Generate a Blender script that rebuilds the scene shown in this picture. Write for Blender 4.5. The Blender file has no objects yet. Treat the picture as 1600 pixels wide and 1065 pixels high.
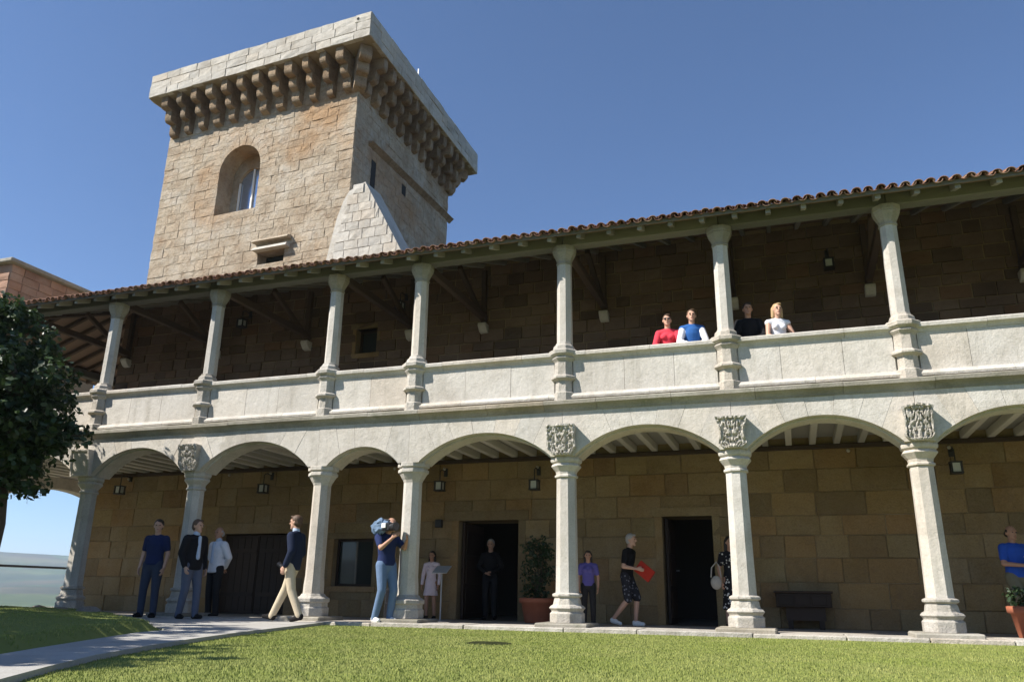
import bpy, bmesh, math, random
import numpy as np
from mathutils import Vector, Matrix
R = math.radians
random.seed(7); rng = np.random.default_rng(7)
scene = bpy.context.scene
col = scene.collection

# ------------------------------------------------------------------ camera
F, PITCH, YAW, ROLL = 1241.5, R(17.66), R(19.25), R(0.85)
CAM = Vector((0, -13.14, .48))
fw = Vector((-math.sin(YAW)*math.cos(PITCH), math.cos(YAW)*math.cos(PITCH), math.sin(PITCH)))
r0 = Vector((math.cos(YAW), math.sin(YAW), 0)); u0 = r0.cross(fw)
rt = r0*math.cos(ROLL) + u0*math.sin(ROLL); up = u0*math.cos(ROLL) - r0*math.sin(ROLL)
cd = bpy.data.cameras.new('camera'); cam = bpy.data.objects.new('camera', cd); col.objects.link(cam)
cam.matrix_world = Matrix(((rt.x, up.x, -fw.x, CAM.x), (rt.y, up.y, -fw.y, CAM.y), (rt.z, up.z, -fw.z, CAM.z), (0, 0, 0, 1)))
cd.sensor_width = 36; cd.lens = 36*F/1600; cd.clip_start = .1; cd.clip_end = 30000
scene.camera = cam
def ray(px, py): return fw + rt*((px-800)/F) - up*((py-532.5)/F)
def on_z(px, py, z): d = ray(px, py); return CAM + d*((z-CAM.z)/d.z)
def on_y(px, py, y): d = ray(px, py); return CAM + d*((y-CAM.y)/d.y)

# ------------------------------------------------------------------ light
SUN_AZ, SUN_EL = R(52), R(43)          # azimuth measured from the facade normal towards the left
sdir = Vector((-math.sin(SUN_AZ)*math.cos(SUN_EL), -math.cos(SUN_AZ)*math.cos(SUN_EL), math.sin(SUN_EL)))
world = bpy.data.worlds.new('World'); scene.world = world; world.use_nodes = True
wn = world.node_tree; wn.nodes.clear()
sky = wn.nodes.new('ShaderNodeTexSky'); sky.sky_type = 'NISHITA'; sky.sun_disc = False
sky.sun_elevation = SUN_EL; sky.sun_rotation = math.atan2(sdir.x, sdir.y)
sky.altitude = 2000; sky.air_density = 1.0; sky.dust_density = 0; sky.ozone_density = 6.0
bg = wn.nodes.new('ShaderNodeBackground'); bg.inputs[1].default_value = .093
wo = wn.nodes.new('ShaderNodeOutputWorld')
wn.links.new(sky.outputs[0], bg.inputs[0]); wn.links.new(bg.outputs[0], wo.inputs[0])
sl = bpy.data.lights.new('sun', 'SUN'); sl.energy = 5.0; sl.angle = R(.53); sl.color = (1, .95, .87)
so = bpy.data.objects.new('sun', sl); col.objects.link(so)
so.rotation_euler = sdir.to_track_quat('Z', 'Y').to_euler()
scene.view_settings.view_transform = 'Standard'; scene.view_settings.look = 'None'
scene.view_settings.exposure = 0.85; scene.view_settings.gamma = 1
scene.cycles.max_bounces = 8; scene.cycles.diffuse_bounces = 5
scene.cycles.use_denoising = True
try: scene.cycles.denoiser = 'OPENIMAGEDENOISE'
except Exception: pass

# ------------------------------------------------------------------ materials
MATS = {}
class NT:
    def __init__(s, name, rough=.85, spec=.3):
        s.m = bpy.data.materials.new(name); s.m.use_nodes = True; s.t = s.m.node_tree
        s.b = s.t.nodes['Principled BSDF']; s.b.inputs['Roughness'].default_value = rough
        s.b.inputs['Specular IOR Level'].default_value = spec
        MATS[name] = s.m
    def n(s, ty, **kw):
        x = s.t.nodes.new(ty)
        for k, v in kw.items(): setattr(x, k, v)
        return x
    def l(s, a, b): s.t.links.new(a, b)
    def pos(s): return s.n('ShaderNodeNewGeometry').outputs['Position']
    def noise(s, scale, detail=4, rough=.6, vec=None, dist=0):
        x = s.n('ShaderNodeTexNoise'); x.inputs['Scale'].default_value = scale
        x.inputs['Detail'].default_value = detail; x.inputs['Roughness'].default_value = rough
        x.inputs['Distortion'].default_value = dist
        s.l(vec if vec is not None else s.pos(), x.inputs['Vector']); return x.outputs['Fac']
    def ramp(s, fac, stops):
        x = s.n('ShaderNodeValToRGB'); e = x.color_ramp.elements
        while len(e) < len(stops): e.new(.5)
        for k, (p, c) in zip(e, stops): k.position = p; k.color = (*c, 1) if len(c) == 3 else c
        s.l(fac, x.inputs[0]); return x.outputs[0]
    def mix(s, fac, a, b, mode='MIX'):
        x = s.n('ShaderNodeMix', data_type='RGBA', blend_type=mode)
        for v, i in ((fac, 0), (a, 6), (b, 7)):
            if hasattr(v, 'links'): s.l(v, x.inputs[i])
            else: x.inputs[i].default_value = v if i == 0 else (*v, 1)
        return x.outputs[2]
    def math(s, op, a, b=0):
        x = s.n('ShaderNodeMath', operation=op)
        for v, i in ((a, 0), (b, 1)):
            if hasattr(v, 'links'): s.l(v, x.inputs[i])
            else: x.inputs[i].default_value = v
        return x.outputs[0]
    def rnd(s):                                  # a number of its own for every piece
        return s.math('FRACT', s.math('ADD', s.n('ShaderNodeObjectInfo').outputs['Random'], s.n('ShaderNodeNewGeometry').outputs['Random Per Island']))
    def bump(s, h, strength=.4, dist=.02):
        x = s.n('ShaderNodeBump'); x.inputs['Strength'].default_value = strength; x.inputs['Distance'].default_value = dist
        s.l(h, x.inputs['Height']); s.l(x.outputs[0], s.b.inputs['Normal'])
    def out(s, c):
        if hasattr(c, 'links'): s.l(c, s.b.inputs['Base Color'])
        else: s.b.inputs['Base Color'].default_value = (*c, 1)
        return s.m

ALB = dict(granite=.88, granite_carved=.85, granite_moss=.82, tower=.86, tower_joint=.86, tower_pale=.80, tower_brown=.86, ochre_wall=.98, ochre_joint=1.25, upper_wall=1.0, red_stone=.85, paving=.8, porch_floor=1.0, mortar=.8, mortar_dark=.8)
def stone_mat(name, cols, stain, stain_amt=.5, big=.55, var=.35, bump=.5, speck=.25, pieces=True, warm=None, hue=False, bd=.03, streak=0, mottle=0):
    t = NT(name, .92, .15); A_ = ALB.get(name, 1); S_ = lambda c: tuple(x*A_ for x in c); cols = [S_(c) for c in cols]; stain = S_(stain); warm = S_(warm) if warm else None
    c = t.ramp(t.noise(big, 6, .62, dist=.4), [(.28, cols[0]), (.5, cols[1]), (.72, cols[2])])
    if warm: c = t.mix(t.ramp(t.noise(.33, 5, .6), [(.5, (0, 0, 0)), (.68, (1, 1, 1))]), c, warm)
    if pieces:
        r = t.rnd()
        c = t.mix(1.0, c, t.ramp(r, [(0, (1-var,)*3), (.3, (1-var*.3, 1-var*.36, 1-var*.45)), (.55, (1, 1, 1)), (.8, (1+var*.3, 1+var*.24, 1+var*.12)), (1, (1, 1-var*.4, 1-var*.8))]), 'MULTIPLY')
    if hue: c = t.mix(1.0, c, t.ramp(t.math('FRACT', t.math('MULTIPLY', r, 7.31)), [(0, (1, 1, 1)), (.45, (1, 1, 1)), (.55, (1.06, .96, .84)), (.68, (1.03, .93, .88)), (.8, (.9, .89, .9)), (1, (.97, 1, .95))]), 'MULTIPLY')
    c = t.mix(t.ramp(t.noise(2.6, 8, .7), [(.52, (0, 0, 0)), (.78, (stain_amt,)*3)]), c, stain)
    if mottle: c = t.mix(mottle, c, t.ramp(t.noise(5.5, 9, .72, dist=.6), [(.3, (.62, .57, .52)), (.47, (1, 1, 1)), (.62, (1.12, 1.1, 1.08)), (.75, (.8, .72, .62))]), 'MULTIPLY')
    if streak:
        mp = t.n('ShaderNodeMapping'); mp.inputs['Scale'].default_value = (4.5, 4.5, .5); t.l(t.pos(), mp.inputs[0])
        c = t.mix(t.ramp(t.noise(1.0, 7, .7, mp.outputs[0], .5), [(.5, (0, 0, 0)), (.72, (streak,)*3)]), c, (.30, .275, .225))
        c = t.mix(t.ramp(t.noise(6.5, 8, .75), [(.56, (0, 0, 0)), (.7, (streak*.8,)*3)]), c, (.36, .325, .265))
    fine = t.noise(38, 5, .75)
    c = t.mix(speck, c, t.ramp(fine, [(.3, (.45, .45, .45)), (.55, (1, 1, 1)), (.75, (1.25, 1.25, 1.25))]), 'MULTIPLY')
    t.bump(t.math('ADD', t.math('MULTIPLY', fine, .35), t.noise(9, 6, .7)), bump, bd)
    return t.out(c)

stone_mat('granite', [(.50, .455, .395), (.61, .57, .51), (.67, .635, .58)], (.36, .33, .275), .6, .8, .12, .55, .32, streak=.5)
stone_mat('granite_carved', [(.44, .40, .34), (.57, .53, .47), (.66, .62, .56)], (.25, .22, .17), .75, 2.2, .14, .9, .45, streak=.55)
stone_mat('granite_moss', [(.27, .25, .20), (.40, .37, .31), (.50, .47, .41)], (.15, .16, .09), .8, 1.3, .22, .5, .35)
stone_mat('ochre_wall', [(.25, .175, .088), (.315, .235, .13), (.35, .285, .18)], (.20, .135, .085), .6, 1.3, .30, .8, .45, warm=(.30, .21, .10), hue=True, bd=.05)
stone_mat('ochre_joint', [(.17, .12, .065), (.22, .165, .095), (.25, .20, .13)], (.15, .1, .06), .5, .8, 0, .5, .3, pieces=False)
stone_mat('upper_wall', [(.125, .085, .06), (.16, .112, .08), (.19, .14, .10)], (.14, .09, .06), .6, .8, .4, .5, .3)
stone_mat('tower', [(.41, .315, .22), (.54, .455, .345), (.63, .575, .49)], (.29, .185, .105), .8, .75, .10, 1.0, .5, warm=(.47, .31, .18), bd=.07, mottle=.85)
stone_mat('tower_joint', [(.37, .285, .20), (.49, .41, .31), (.56, .505, .42)], (.25, .165, .095), .8, .75, 0, 1.0, .5, pieces=False, warm=(.44, .29, .16), bd=.07, mottle=.85)
stone_mat('tower_pale', [(.52, .47, .40), (.63, .59, .52), (.69, .66, .60)], (.38, .31, .23), .6, .7, .16, .8, .4, mottle=.5, streak=.35)
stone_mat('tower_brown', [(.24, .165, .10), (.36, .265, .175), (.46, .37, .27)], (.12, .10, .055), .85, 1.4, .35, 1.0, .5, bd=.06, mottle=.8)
stone_mat('red_stone', [(.42, .24, .17), (.50, .31, .22), (.55, .39, .30)], (.30, .17, .11), .5, 1.5, .3, .6, .4)
stone_mat('mortar', [(.30, .245, .165), (.37, .31, .22), (.41, .35, .26)], (.24, .19, .13), .4, 1.2, 0, .5, .3, pieces=False)
stone_mat('mortar_dark', [(.14, .10, .065), (.18, .13, .085), (.22, .165, .11)], (.1, .075, .05), .4, 1.2, 0, .5, .3, pieces=False)
stone_mat('paving', [(.46, .44, .40), (.55, .53, .49), (.60, .58, .55)], (.34, .31, .27), .5, 1.1, .12, .3, .25)
stone_mat('porch_floor', [(.34, .31, .27), (.42, .385, .34), (.47, .44, .39)], (.24, .21, .17), .5, 1.1, .2, .3, .25)

def wood_mat(name, a, b, rough=.8, sc=(2, 2, 2)):
    t = NT(name, rough, .25)
    mp = t.n('ShaderNodeMapping'); mp.inputs['Scale'].default_value = sc
    t.l(t.n('ShaderNodeTexCoord').outputs['Object'], mp.inputs[0])
    f = t.noise(3.5, 8, .7, mp.outputs[0], .8)
    c = t.mix(f, a, b)
    c = t.mix(1.0, c, t.ramp(t.rnd(), [(0, (.7, .7, .7)), (1, (1.25, 1.22, 1.2))]), 'MULTIPLY')
    t.bump(f, .35, .01); t.out(c)
wood_mat('wood_weathered', (.10, .098, .088), (.18, .176, .16), sc=(1, 6, 6))
wood_mat('wood_rafter', (.20, .19, .165), (.31, .30, .26), sc=(6, 1, 6))
wood_mat('wood_brown', (.055, .038, .027), (.10, .07, .05), sc=(6, 1, 6))
wood_mat('wood_plank', (.17, .115, .08), (.26, .185, .13), sc=(1, 7, 7))
wood_mat('wood_pale', (.44, .425, .38), (.56, .54, .49), sc=(6, 1, 6))
wood_mat('wood_pale_board', (.36, .35, .315), (.46, .445, .40), sc=(1, 6, 6))
wood_mat('wood_door', (.024, .015, .010), (.045, .028, .018), .6, sc=(7, 7, 1))
wood_mat('bark', (.05, .04, .03), (.13, .105, .08), .95, sc=(5, 5, 1.2))

def plain(name, c, rough=.7, spec=.3, var=.12, sc=25, metal=0, bump=.15):
    t = NT(name, rough, spec); t.b.inputs['Metallic'].default_value = metal
    f = t.noise(sc, 5, .65)
    t.bump(f, bump, .01)
    return t.out(t.mix(f, tuple(x*(1-var) for x in c), tuple(min(1, x*(1+var)) for x in c)))
def cloth(name, c, rough=.9): return plain(name, c, rough, .15, .16, 14, 0, .5)

t = NT('roof_tile', .85, .2)
c = t.ramp(t.rnd(), [(0, (.13, .065, .042)), (.35, (.20, .10, .065)), (.7, (.26, .14, .09)), (1, (.25, .17, .12))])
c = t.mix(t.ramp(t.noise(9, 6, .7), [(.5, (0, 0, 0)), (.75, (.75,)*3)]), c, (.16, .12, .08)); t.bump(t.noise(30, 5, .7), .5, .01); t.out(c)
t = NT('terracotta', .8, .2); t.bump(t.noise(20), .2, .01)
t.out(t.mix(t.noise(6), (.27, .085, .045), (.38, .14, .08)))
t = NT('lawn_soil', .95, .1)
t.out(t.mix(t.noise(1.2, 6), (.16, .19, .045), (.22, .24, .08)))
t = NT('shade_soil', .95, .1); t.out(t.mix(t.noise(14, 6), (.012, .016, .006), (.04, .045, .015)))  # soil taken near black, the shade inside the hollow put into its colour
t = NT('grass', .7, .25)
c = t.mix(t.ramp(t.noise(.7, 6, .65), [(.35, (0, 0, 0)), (.65, (1, 1, 1))]), (.19, .235, .045), (.27, .29, .09))
c = t.mix(t.ramp(t.noise(3.2, 5, .7), [(.5, (0, 0, 0)), (.8, (.7,)*3)]), c, (.34, .32, .13))
c = t.mix(1.0, c, t.ramp(t.n('ShaderNodeNewGeometry').outputs['Random Per Island'], [(0, (.62, .68, .6)), (.5, (1, 1, 1)), (1, (1.35, 1.25, 1.2))]), 'MULTIPLY')
t.out(c)
def leaf_mat(name, a, b, d):
    t = NT(name, .45, .45)
    c = t.ramp(t.n('ShaderNodeNewGeometry').outputs['Random Per Island'], [(0, a), (.6, b), (1, d)]); t.out(c)
    tr = t.n('ShaderNodeBsdfTranslucent'); t.l(c, tr.inputs[0])
    mx = t.n('ShaderNodeMixShader'); mx.inputs[0].default_value = .22
    o = t.t.nodes['Material Output']; t.l(t.b.outputs[0], mx.inputs[1]); t.l(tr.outputs[0], mx.inputs[2]); t.l(mx.outputs[0], o.inputs[0])
leaf_mat('leaf', (.018, .036, .012), (.034, .062, .018), (.065, .105, .03))
leaf_mat('leaf_dark', (.014, .032, .011), (.026, .052, .018), (.045, .08, .028))
plain('iron', (.022, .022, .024), .5, .5); plain('iron_rail', (.03, .035, .045), .5, .5)
t = NT('lamp_glass', .35, .5); t.out((.52, .55, .55))
t = NT('window_glass', .04, .35); t.b.inputs['Metallic'].default_value = .0; t.b.inputs['IOR'].default_value = 1.5; t.out((.025, .032, .03))
t = NT('pane_sky_tint', .12, .6); t.b.inputs['Metallic'].default_value = .75; t.out((.42, .50, .62))  # sky reflection put into the pane as a blue metallic tint
plain('white_paint', (.72, .71, .68), .5); plain('grey_metal', (.35, .36, .37), .4, .5); plain('void_shade', (.03, .028, .026), .9)
plain('plaster_in', (.10, .085, .07), .95)
plain('black_plastic', (.018, .018, .02), .45, .5); plain('lens_glass', (.02, .02, .03), .1, .6)
plain('rock', (.25, .21, .17), .95, .1, .35, 8, 0, .6)
plain('skin_fair', (.52, .31, .22), .55, .35, .08); plain('skin_tan', (.40, .22, .145), .55, .35, .08)
plain('hair_dark', (.022, .016, .012), .6, .4, .3, 60, 0, .6); plain('hair_brown', (.09, .05, .028), .6, .4, .3, 60, 0, .6)
plain('hair_blonde', (.42, .28, .14), .6, .4, .3, 60, 0, .6); plain('hair_grey', (.36, .34, .32), .6, .4, .3, 60, 0, .6)
plain('eye_dark', (.02, .015, .012), .3, .5); plain('lip', (.36, .13, .11), .5, .4)
for nm, c in dict(navy=(.018, .028, .085), navy_blazer=(.014, .02, .042), denim=(.12, .18, .29), denim_dark=(.045, .055, .085), black_cloth=(.012, .012, .014),
                  white_cloth=(.70, .70, .74), pink_white=(.66, .56, .60), khaki=(.50, .42, .30), purple=(.10, .085, .27), red_cloth=(.62, .05, .075),
                  blue_cloth=(.03, .11, .33), polo_blue=(.025, .085, .42), shirt_blue=(.42, .50, .64), grey_blue=(.10, .115, .16), dark_trouser=(.02, .02, .022),
                  olive=(.16, .15, .10), camera_blue=(.13, .19, .28), folder_red=(.42, .035, .02), bag_white=(.36, .33, .29), shoe_white=(.7, .7, .68), shoe_black=(.015, .014, .014), shoe_tan=(.35, .25, .16)).items():
    cloth(nm, c)
for nm, dk, lt in (('pattern_dress', (.012, .012, .014), (.55, .54, .5)), ('pattern_shorts', (.022, .023, .03), (.17, .17, .20))):
    t = NT(nm, .9, .15); v = t.n('ShaderNodeTexVoronoi'); v.inputs['Scale'].default_value = 17
    t.l(t.pos(), v.inputs['Vector']); t.out(t.mix(t.ramp(v.outputs['Distance'], [(.24, (1, 1, 1)), (.34, (0, 0, 0))]), dk, lt))
t = NT('countryside', .95, .05)
v = t.n('ShaderNodeTexVoronoi'); v.inputs['Scale'].default_value = .006; t.l(t.pos(), v.inputs['Vector'])
c = t.mix(.5, t.ramp(t.noise(.004, 8, .65), [(.35, (.03, .055, .02)), (.5, (.075, .10, .035)), (.65, (.16, .15, .07))]), t.mix(.6, v.outputs['Color'], (.10, .12, .05)), 'SOFT_LIGHT')
t.out(c)
M = MATS

# ------------------------------------------------------------------ helpers
WM = {}
def link(o, parent=None, mw=None):
    col.objects.link(o); mw = mw or Matrix()
    WM[o.name] = mw
    if parent:
        o.parent = parent; o.matrix_parent_inverse = WM[parent.name].inverted()
    o.matrix_basis = mw
    return o
def thing(name, loc, label, cat, group=None):
    o = bpy.data.objects.new(name, None); o.empty_display_size = .2
    link(o, None, Matrix.Translation(loc)); return tag(o, label, cat, group)
def tag(o, label, cat, group=None):
    o['label'] = label; o['category'] = cat
    if group: o['group'] = group
    return o
def kind(o, k): o['kind'] = k; return o
class MB:
    def __init__(s): s.v = []; s.f = []
    def add(s, vs, fs):
        n = len(s.v); s.v += [tuple(v) for v in vs]; s.f += [tuple(i+n for i in f) for f in fs]; return s
    def box(s, x0, x1, y0, y1, z0, z1):
        return s.add([(x0, y0, z0), (x1, y0, z0), (x1, y1, z0), (x0, y1, z0), (x0, y0, z1), (x1, y0, z1), (x1, y1, z1), (x0, y1, z1)],
                     [(0, 3, 2, 1), (4, 5, 6, 7), (0, 1, 5, 4), (1, 2, 6, 5), (2, 3, 7, 6), (3, 0, 4, 7)])
    def hexa(s, b, t):                                   # bottom quad, top quad (same winding, counter-clockwise from above)
        return s.add(list(b)+list(t), [(3, 2, 1, 0), (4, 5, 6, 7), (0, 1, 5, 4), (1, 2, 6, 5), (2, 3, 7, 6), (3, 0, 4, 7)])
    def prism(s, poly, a, d):                            # poly: points (3D), extruded by vector d
        n = len(poly); d = Vector(d); P = [Vector(p) for p in poly]
        return s.add(P+[p+d for p in P], [tuple(range(n)), tuple(range(2*n-1, n-1, -1))]+[(i, n+i, n+(i+1) % n, (i+1) % n) for i in range(n)])
    def lathe(s, prof, c=(0, 0, 0), n=8, rot=None, sx=1, sy=1, cap=True):
        rot = math.pi/n if rot is None else rot
        vs = []; fs = []
        for (r, z) in prof:
            for k in range(n):
                a = rot+2*math.pi*k/n
                vs.append((c[0]+r*math.cos(a)*sx, c[1]+r*math.sin(a)*sy, c[2]+z))
        m = len(prof)
        for j in range(m-1):
            for k in range(n):
                a, b = j*n+k, j*n+(k+1) % n; fs.append((a, b, b+n, a+n))
        if cap: fs += [tuple(range(n-1, -1, -1)), tuple(range((m-1)*n, m*n))]
        return s.add(vs, fs)
    def beam(s, p0, p1, w, h, upv=(0, 0, 1)):
        p0, p1 = Vector(p0), Vector(p1); d = (p1-p0).normalized(); sd = d.cross(Vector(upv))
        sd = sd.normalized() if sd.length > 1e-4 else Vector((1, 0, 0)); uu = sd.cross(d)
        q = [sd*(-w/2)-uu*(h/2), sd*(w/2)-uu*(h/2), sd*(w/2)+uu*(h/2), sd*(-w/2)+uu*(h/2)]
        return s.add([p0+x for x in q]+[p1+x for x in q], [(3, 2, 1, 0), (4, 5, 6, 7), (0, 1, 5, 4), (1, 2, 6, 5), (2, 3, 7, 6), (3, 0, 4, 7)])
    def tube(s, pts, rad, n=8, flat=1.0):
        pts = [Vector(p) for p in pts]; rr = rad if hasattr(rad, '__len__') else [rad]*len(pts); vs = []; fs = []
        for i, p in enumerate(pts):
            d = (pts[min(i+1, len(pts)-1)]-pts[max(i-1, 0)]).normalized()
            a = d.cross(Vector((0, 1, 0)) if abs(d.y) < .9 else Vector((1, 0, 0))).normalized(); b = d.cross(a)
            for k in range(n):
                t = 2*math.pi*k/n; vs.append(p+a*(rr[i]*math.cos(t))+b*(rr[i]*math.sin(t)*flat))
        for i in range(len(pts)-1):
            for k in range(n):
                x, y = i*n+k, i*n+(k+1) % n; fs.append((x, y, y+n, x+n))
        fs += [tuple(range(n-1, -1, -1)), tuple(range((len(pts)-1)*n, len(pts)*n))]
        return s.add(vs, fs)
    def ball(s, c, r, n=10, m=7):
        r = r if hasattr(r, '__len__') else (r, r, r); vs = [(c[0], c[1], c[2]-r[2])]; fs = []
        for j in range(1, m):
            ph = math.pi*j/m-math.pi/2
            for k in range(n):
                t = 2*math.pi*k/n; vs.append((c[0]+r[0]*math.cos(ph)*math.cos(t), c[1]+r[1]*math.cos(ph)*math.sin(t), c[2]+r[2]*math.sin(ph)))
        vs.append((c[0], c[1], c[2]+r[2])); e = len(vs)-1
        for k in range(n): fs.append((0, 1+(k+1) % n, 1+k)); fs.append((e, e-n+k, e-n+(k+1) % n))
        for j in range(m-2):
            for k in range(n):
                a, b = 1+j*n+k, 1+j*n+(k+1) % n; fs.append((a, b, b+n, a+n))
        return s.add(vs, fs)
    def mesh(s, name, mat, smooth=False, bevel=0):
        me = bpy.data.meshes.new(name); me.from_pydata(s.v, [], s.f)
        bm = bmesh.new(); bm.from_mesh(me); bmesh.ops.recalc_face_normals(bm, faces=bm.faces)
        if bevel:
            es = [e for e in bm.edges if len(e.link_faces) == 2 and e.calc_face_angle(0) > .5]
            bmesh.ops.bevel(bm, geom=es, offset=bevel, segments=1, affect='EDGES', clamp_overlap=True)
        bm.to_mesh(me); bm.free()
        if smooth: me.polygons.foreach_set('use_smooth', [True]*len(me.polygons))
        me.materials.append(M[mat]); return me
    def obj(s, name, mat, parent=None, smooth=False, bevel=0):
        return link(bpy.data.objects.new(name, s.mesh(name, mat, smooth, bevel)), parent)
def np_mesh(name, V, Fq, mat, smooth=False):             # quads or tris from arrays
    me = bpy.data.meshes.new(name); k = Fq.shape[1]
    me.vertices.add(len(V)); me.vertices.foreach_set('co', np.asarray(V, np.float32).ravel())
    me.loops.add(Fq.size); me.loops.foreach_set('vertex_index', np.asarray(Fq, np.int32).ravel())
    me.polygons.add(len(Fq)); me.polygons.foreach_set('loop_start', np.arange(0, Fq.size, k, dtype=np.int32))
    me.polygons.foreach_set('loop_total', np.full(len(Fq), k, np.int32))
    if smooth: me.polygons.foreach_set('use_smooth', np.ones(len(Fq), bool))
    me.update(calc_edges=True); me.validate(); me.materials.append(M[mat]); return me

# unit stones: x -.5...5, outward is -y, z -.5...5; the face is dressed unevenly
def unit_stone(seed, inset=.009, rough=.06):
    r = random.Random(seed); vs = []; fs = []
    j = lambda a: r.uniform(-a, a)
    for y, k in ((.5, 0.), (-.40, 0.)):
        for x, z in ((-.5, -.5), (.5, -.5), (.5, .5), (-.5, .5)): vs.append((x*(1-k), y, z*(1-k)))
    g = []
    for zi in (-1, 0, 1):
        for xi in (-1, 0, 1):
            ex = .5-inset-abs(j(.009)); ez = .5-inset*1.7-abs(j(.016))
            g.append(len(vs)); vs.append((xi*ex + (j(.08) if xi == 0 else 0), -.5+j(rough)+(0 if (xi or zi) else -rough), zi*ez+(j(.08) if zi == 0 else 0)))
    fs += [(g[0], g[1], g[4], g[3]), (g[1], g[2], g[5], g[4]), (g[3], g[4], g[7], g[6]), (g[4], g[5], g[8], g[7])]
    fs += [(4, 5, g[2], g[1], g[0]), (5, 6, g[8], g[5], g[2]), (6, 7, g[6], g[7], g[8]), (7, 4, g[0], g[3], g[6])]
    fs += [(0, 1, 5, 4), (1, 2, 6, 5), (2, 3, 7, 6), (3, 0, 4, 7)]
    return vs, fs
STONES = [unit_stone(i) for i in range(12)]
SM = {}
def stone_mesh(i, mat):
    if (i, mat) not in SM:
        m = MB(); m.add(*STONES[i]); SM[(i, mat)] = m.mesh('stone', mat)
    return SM[(i, mat)]
def courses(u0, u1, z0, z1, hr, lr, holes, seed, fixed=()):
    """rectangles (u0,u1,z0,z1) of a coursed wall round the holes (u0,u1,z0,z1)"""
    r = random.Random(seed); out = []; zs = [z0]
    marks = sorted(set([z for z in fixed if z0 < z < z1]+[z1]))
    for mk in marks:
        span = mk-zs[-1]; n = max(1, round(span/((hr[0]+hr[1])/2))); w = [r.uniform(*hr) for _ in range(n)]; k = span/sum(w)
        for x in w: zs.append(zs[-1]+x*k)
    for a, b in zip(zs[:-1], zs[1:]):
        cut = []; fill = []
        for (h0, h1, k0, k1) in holes:
            if k0 < b-.01 and k1 > a+.01:
                cut.append((h0, h1))
                if k0 > a+.06: fill.append((h0, h1, a, k0))
                if k1 < b-.06: fill.append((h0, h1, k1, b))
        segs = []; x = u0
        for h0, h1 in sorted(cut):
            if h0 > x: segs.append((x, h0))
            x = max(x, h1)
        if x < u1: segs.append((x, u1))
        for s0, s1 in segs:
            if s1-s0 < .04: continue
            n = max(1, round((s1-s0)/((lr[0]+lr[1])/2))); w = [r.uniform(*lr) for _ in range(n)]; k = (s1-s0)/sum(w); x = s0
            for q in w: out.append((x, x+q*k, a, b)); x += q*k
        out += fill
    return out
def frame(O, U, N): return Vector(O), Vector(U).normalized(), Vector(N).normalized()
def lay(rects, fr, mat, parent, single=True, depth=.14, proud=.03, gap=.012, name='stone', seed=1, jit=.012):
    """set each rectangle as a stone; single: every one an object, else one joined mesh"""
    O, U, N = fr; r = random.Random(seed); mb = MB(); objs = []
    for (a, b, c, d) in rects:
        w, h = b-a-gap, d-c-gap
        if w < .03 or h < .03: continue
        ctr = O+U*((a+b)/2)+Vector((0, 0, (c+d)/2))+N*(proud+r.uniform(-jit, jit)-depth/2)
        ang = r.uniform(-.006, .006)
        Um = U*math.cos(ang)+Vector((0, 0, math.sin(ang))); Zm = Vector((0, 0, math.cos(ang)))-U*math.sin(ang)
        X, Y, Z = Um*w, -N*depth, Zm*h
        mw = Matrix(((X.x, Y.x, Z.x, ctr.x), (X.y, Y.y, Z.y, ctr.y), (X.z, Y.z, Z.z, ctr.z), (0, 0, 0, 1)))
        i = r.randrange(12)
        if single: objs.append(link(bpy.data.objects.new(name, stone_mesh(i, mat)), parent, mw))
        else: mb.add([mw @ Vector(v) for v in STONES[i][0]], STONES[i][1])
    if not single: return kind(mb.obj(name, mat, parent), 'stuff')
    return objs
def wall_with_holes(mb, x0, x1, z0, z1, holes, fr, thick):
    """a thick wall panel in frame fr (front face at the frame plane) split round rectangular holes"""
    O, U, N = fr
    xs = sorted(set([x0, x1]+[h for q in holes for h in q[:2]])); zs = sorted(set([z0, z1]+[h for q in holes for h in q[2:]]))
    xs = [x for x in xs if x0 <= x <= x1]; zs = [z for z in zs if z0 <= z <= z1]
    def P(u, z, d): p = O+U*u-N*d; return (p.x, p.y, p.z+z)
    solid = lambda i, j: not any(q[0] <= (xs[i]+xs[i+1])/2 <= q[1] and q[2] <= (zs[j]+zs[j+1])/2 <= q[3] for q in holes)
    nx, nz = len(xs)-1, len(zs)-1
    for i in range(nx):
        for j in range(nz):
            if not solid(i, j): continue
            a, b, c, d = xs[i], xs[i+1], zs[j], zs[j+1]
            mb.add([P(a, c, 0), P(b, c, 0), P(b, d, 0), P(a, d, 0)], [(0, 1, 2, 3)])
            mb.add([P(a, c, thick), P(b, c, thick), P(b, d, thick), P(a, d, thick)], [(3, 2, 1, 0)])
            for (ii, jj, e) in ((i-1, j, ((a, c), (a, d))), (i+1, j, ((b, c), (b, d))), (i, j-1, ((a, c), (b, c))), (i, j+1, ((a, d), (b, d)))):
                if not (0 <= ii < nx and 0 <= jj < nz) or not solid(ii, jj):
                    (p, q), (s_, t_) = e
                    mb.add([P(p, q, 0), P(s_, t_, 0), P(s_, t_, thick), P(p, q, thick)], [(0, 1, 2, 3)])
    return mb

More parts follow.
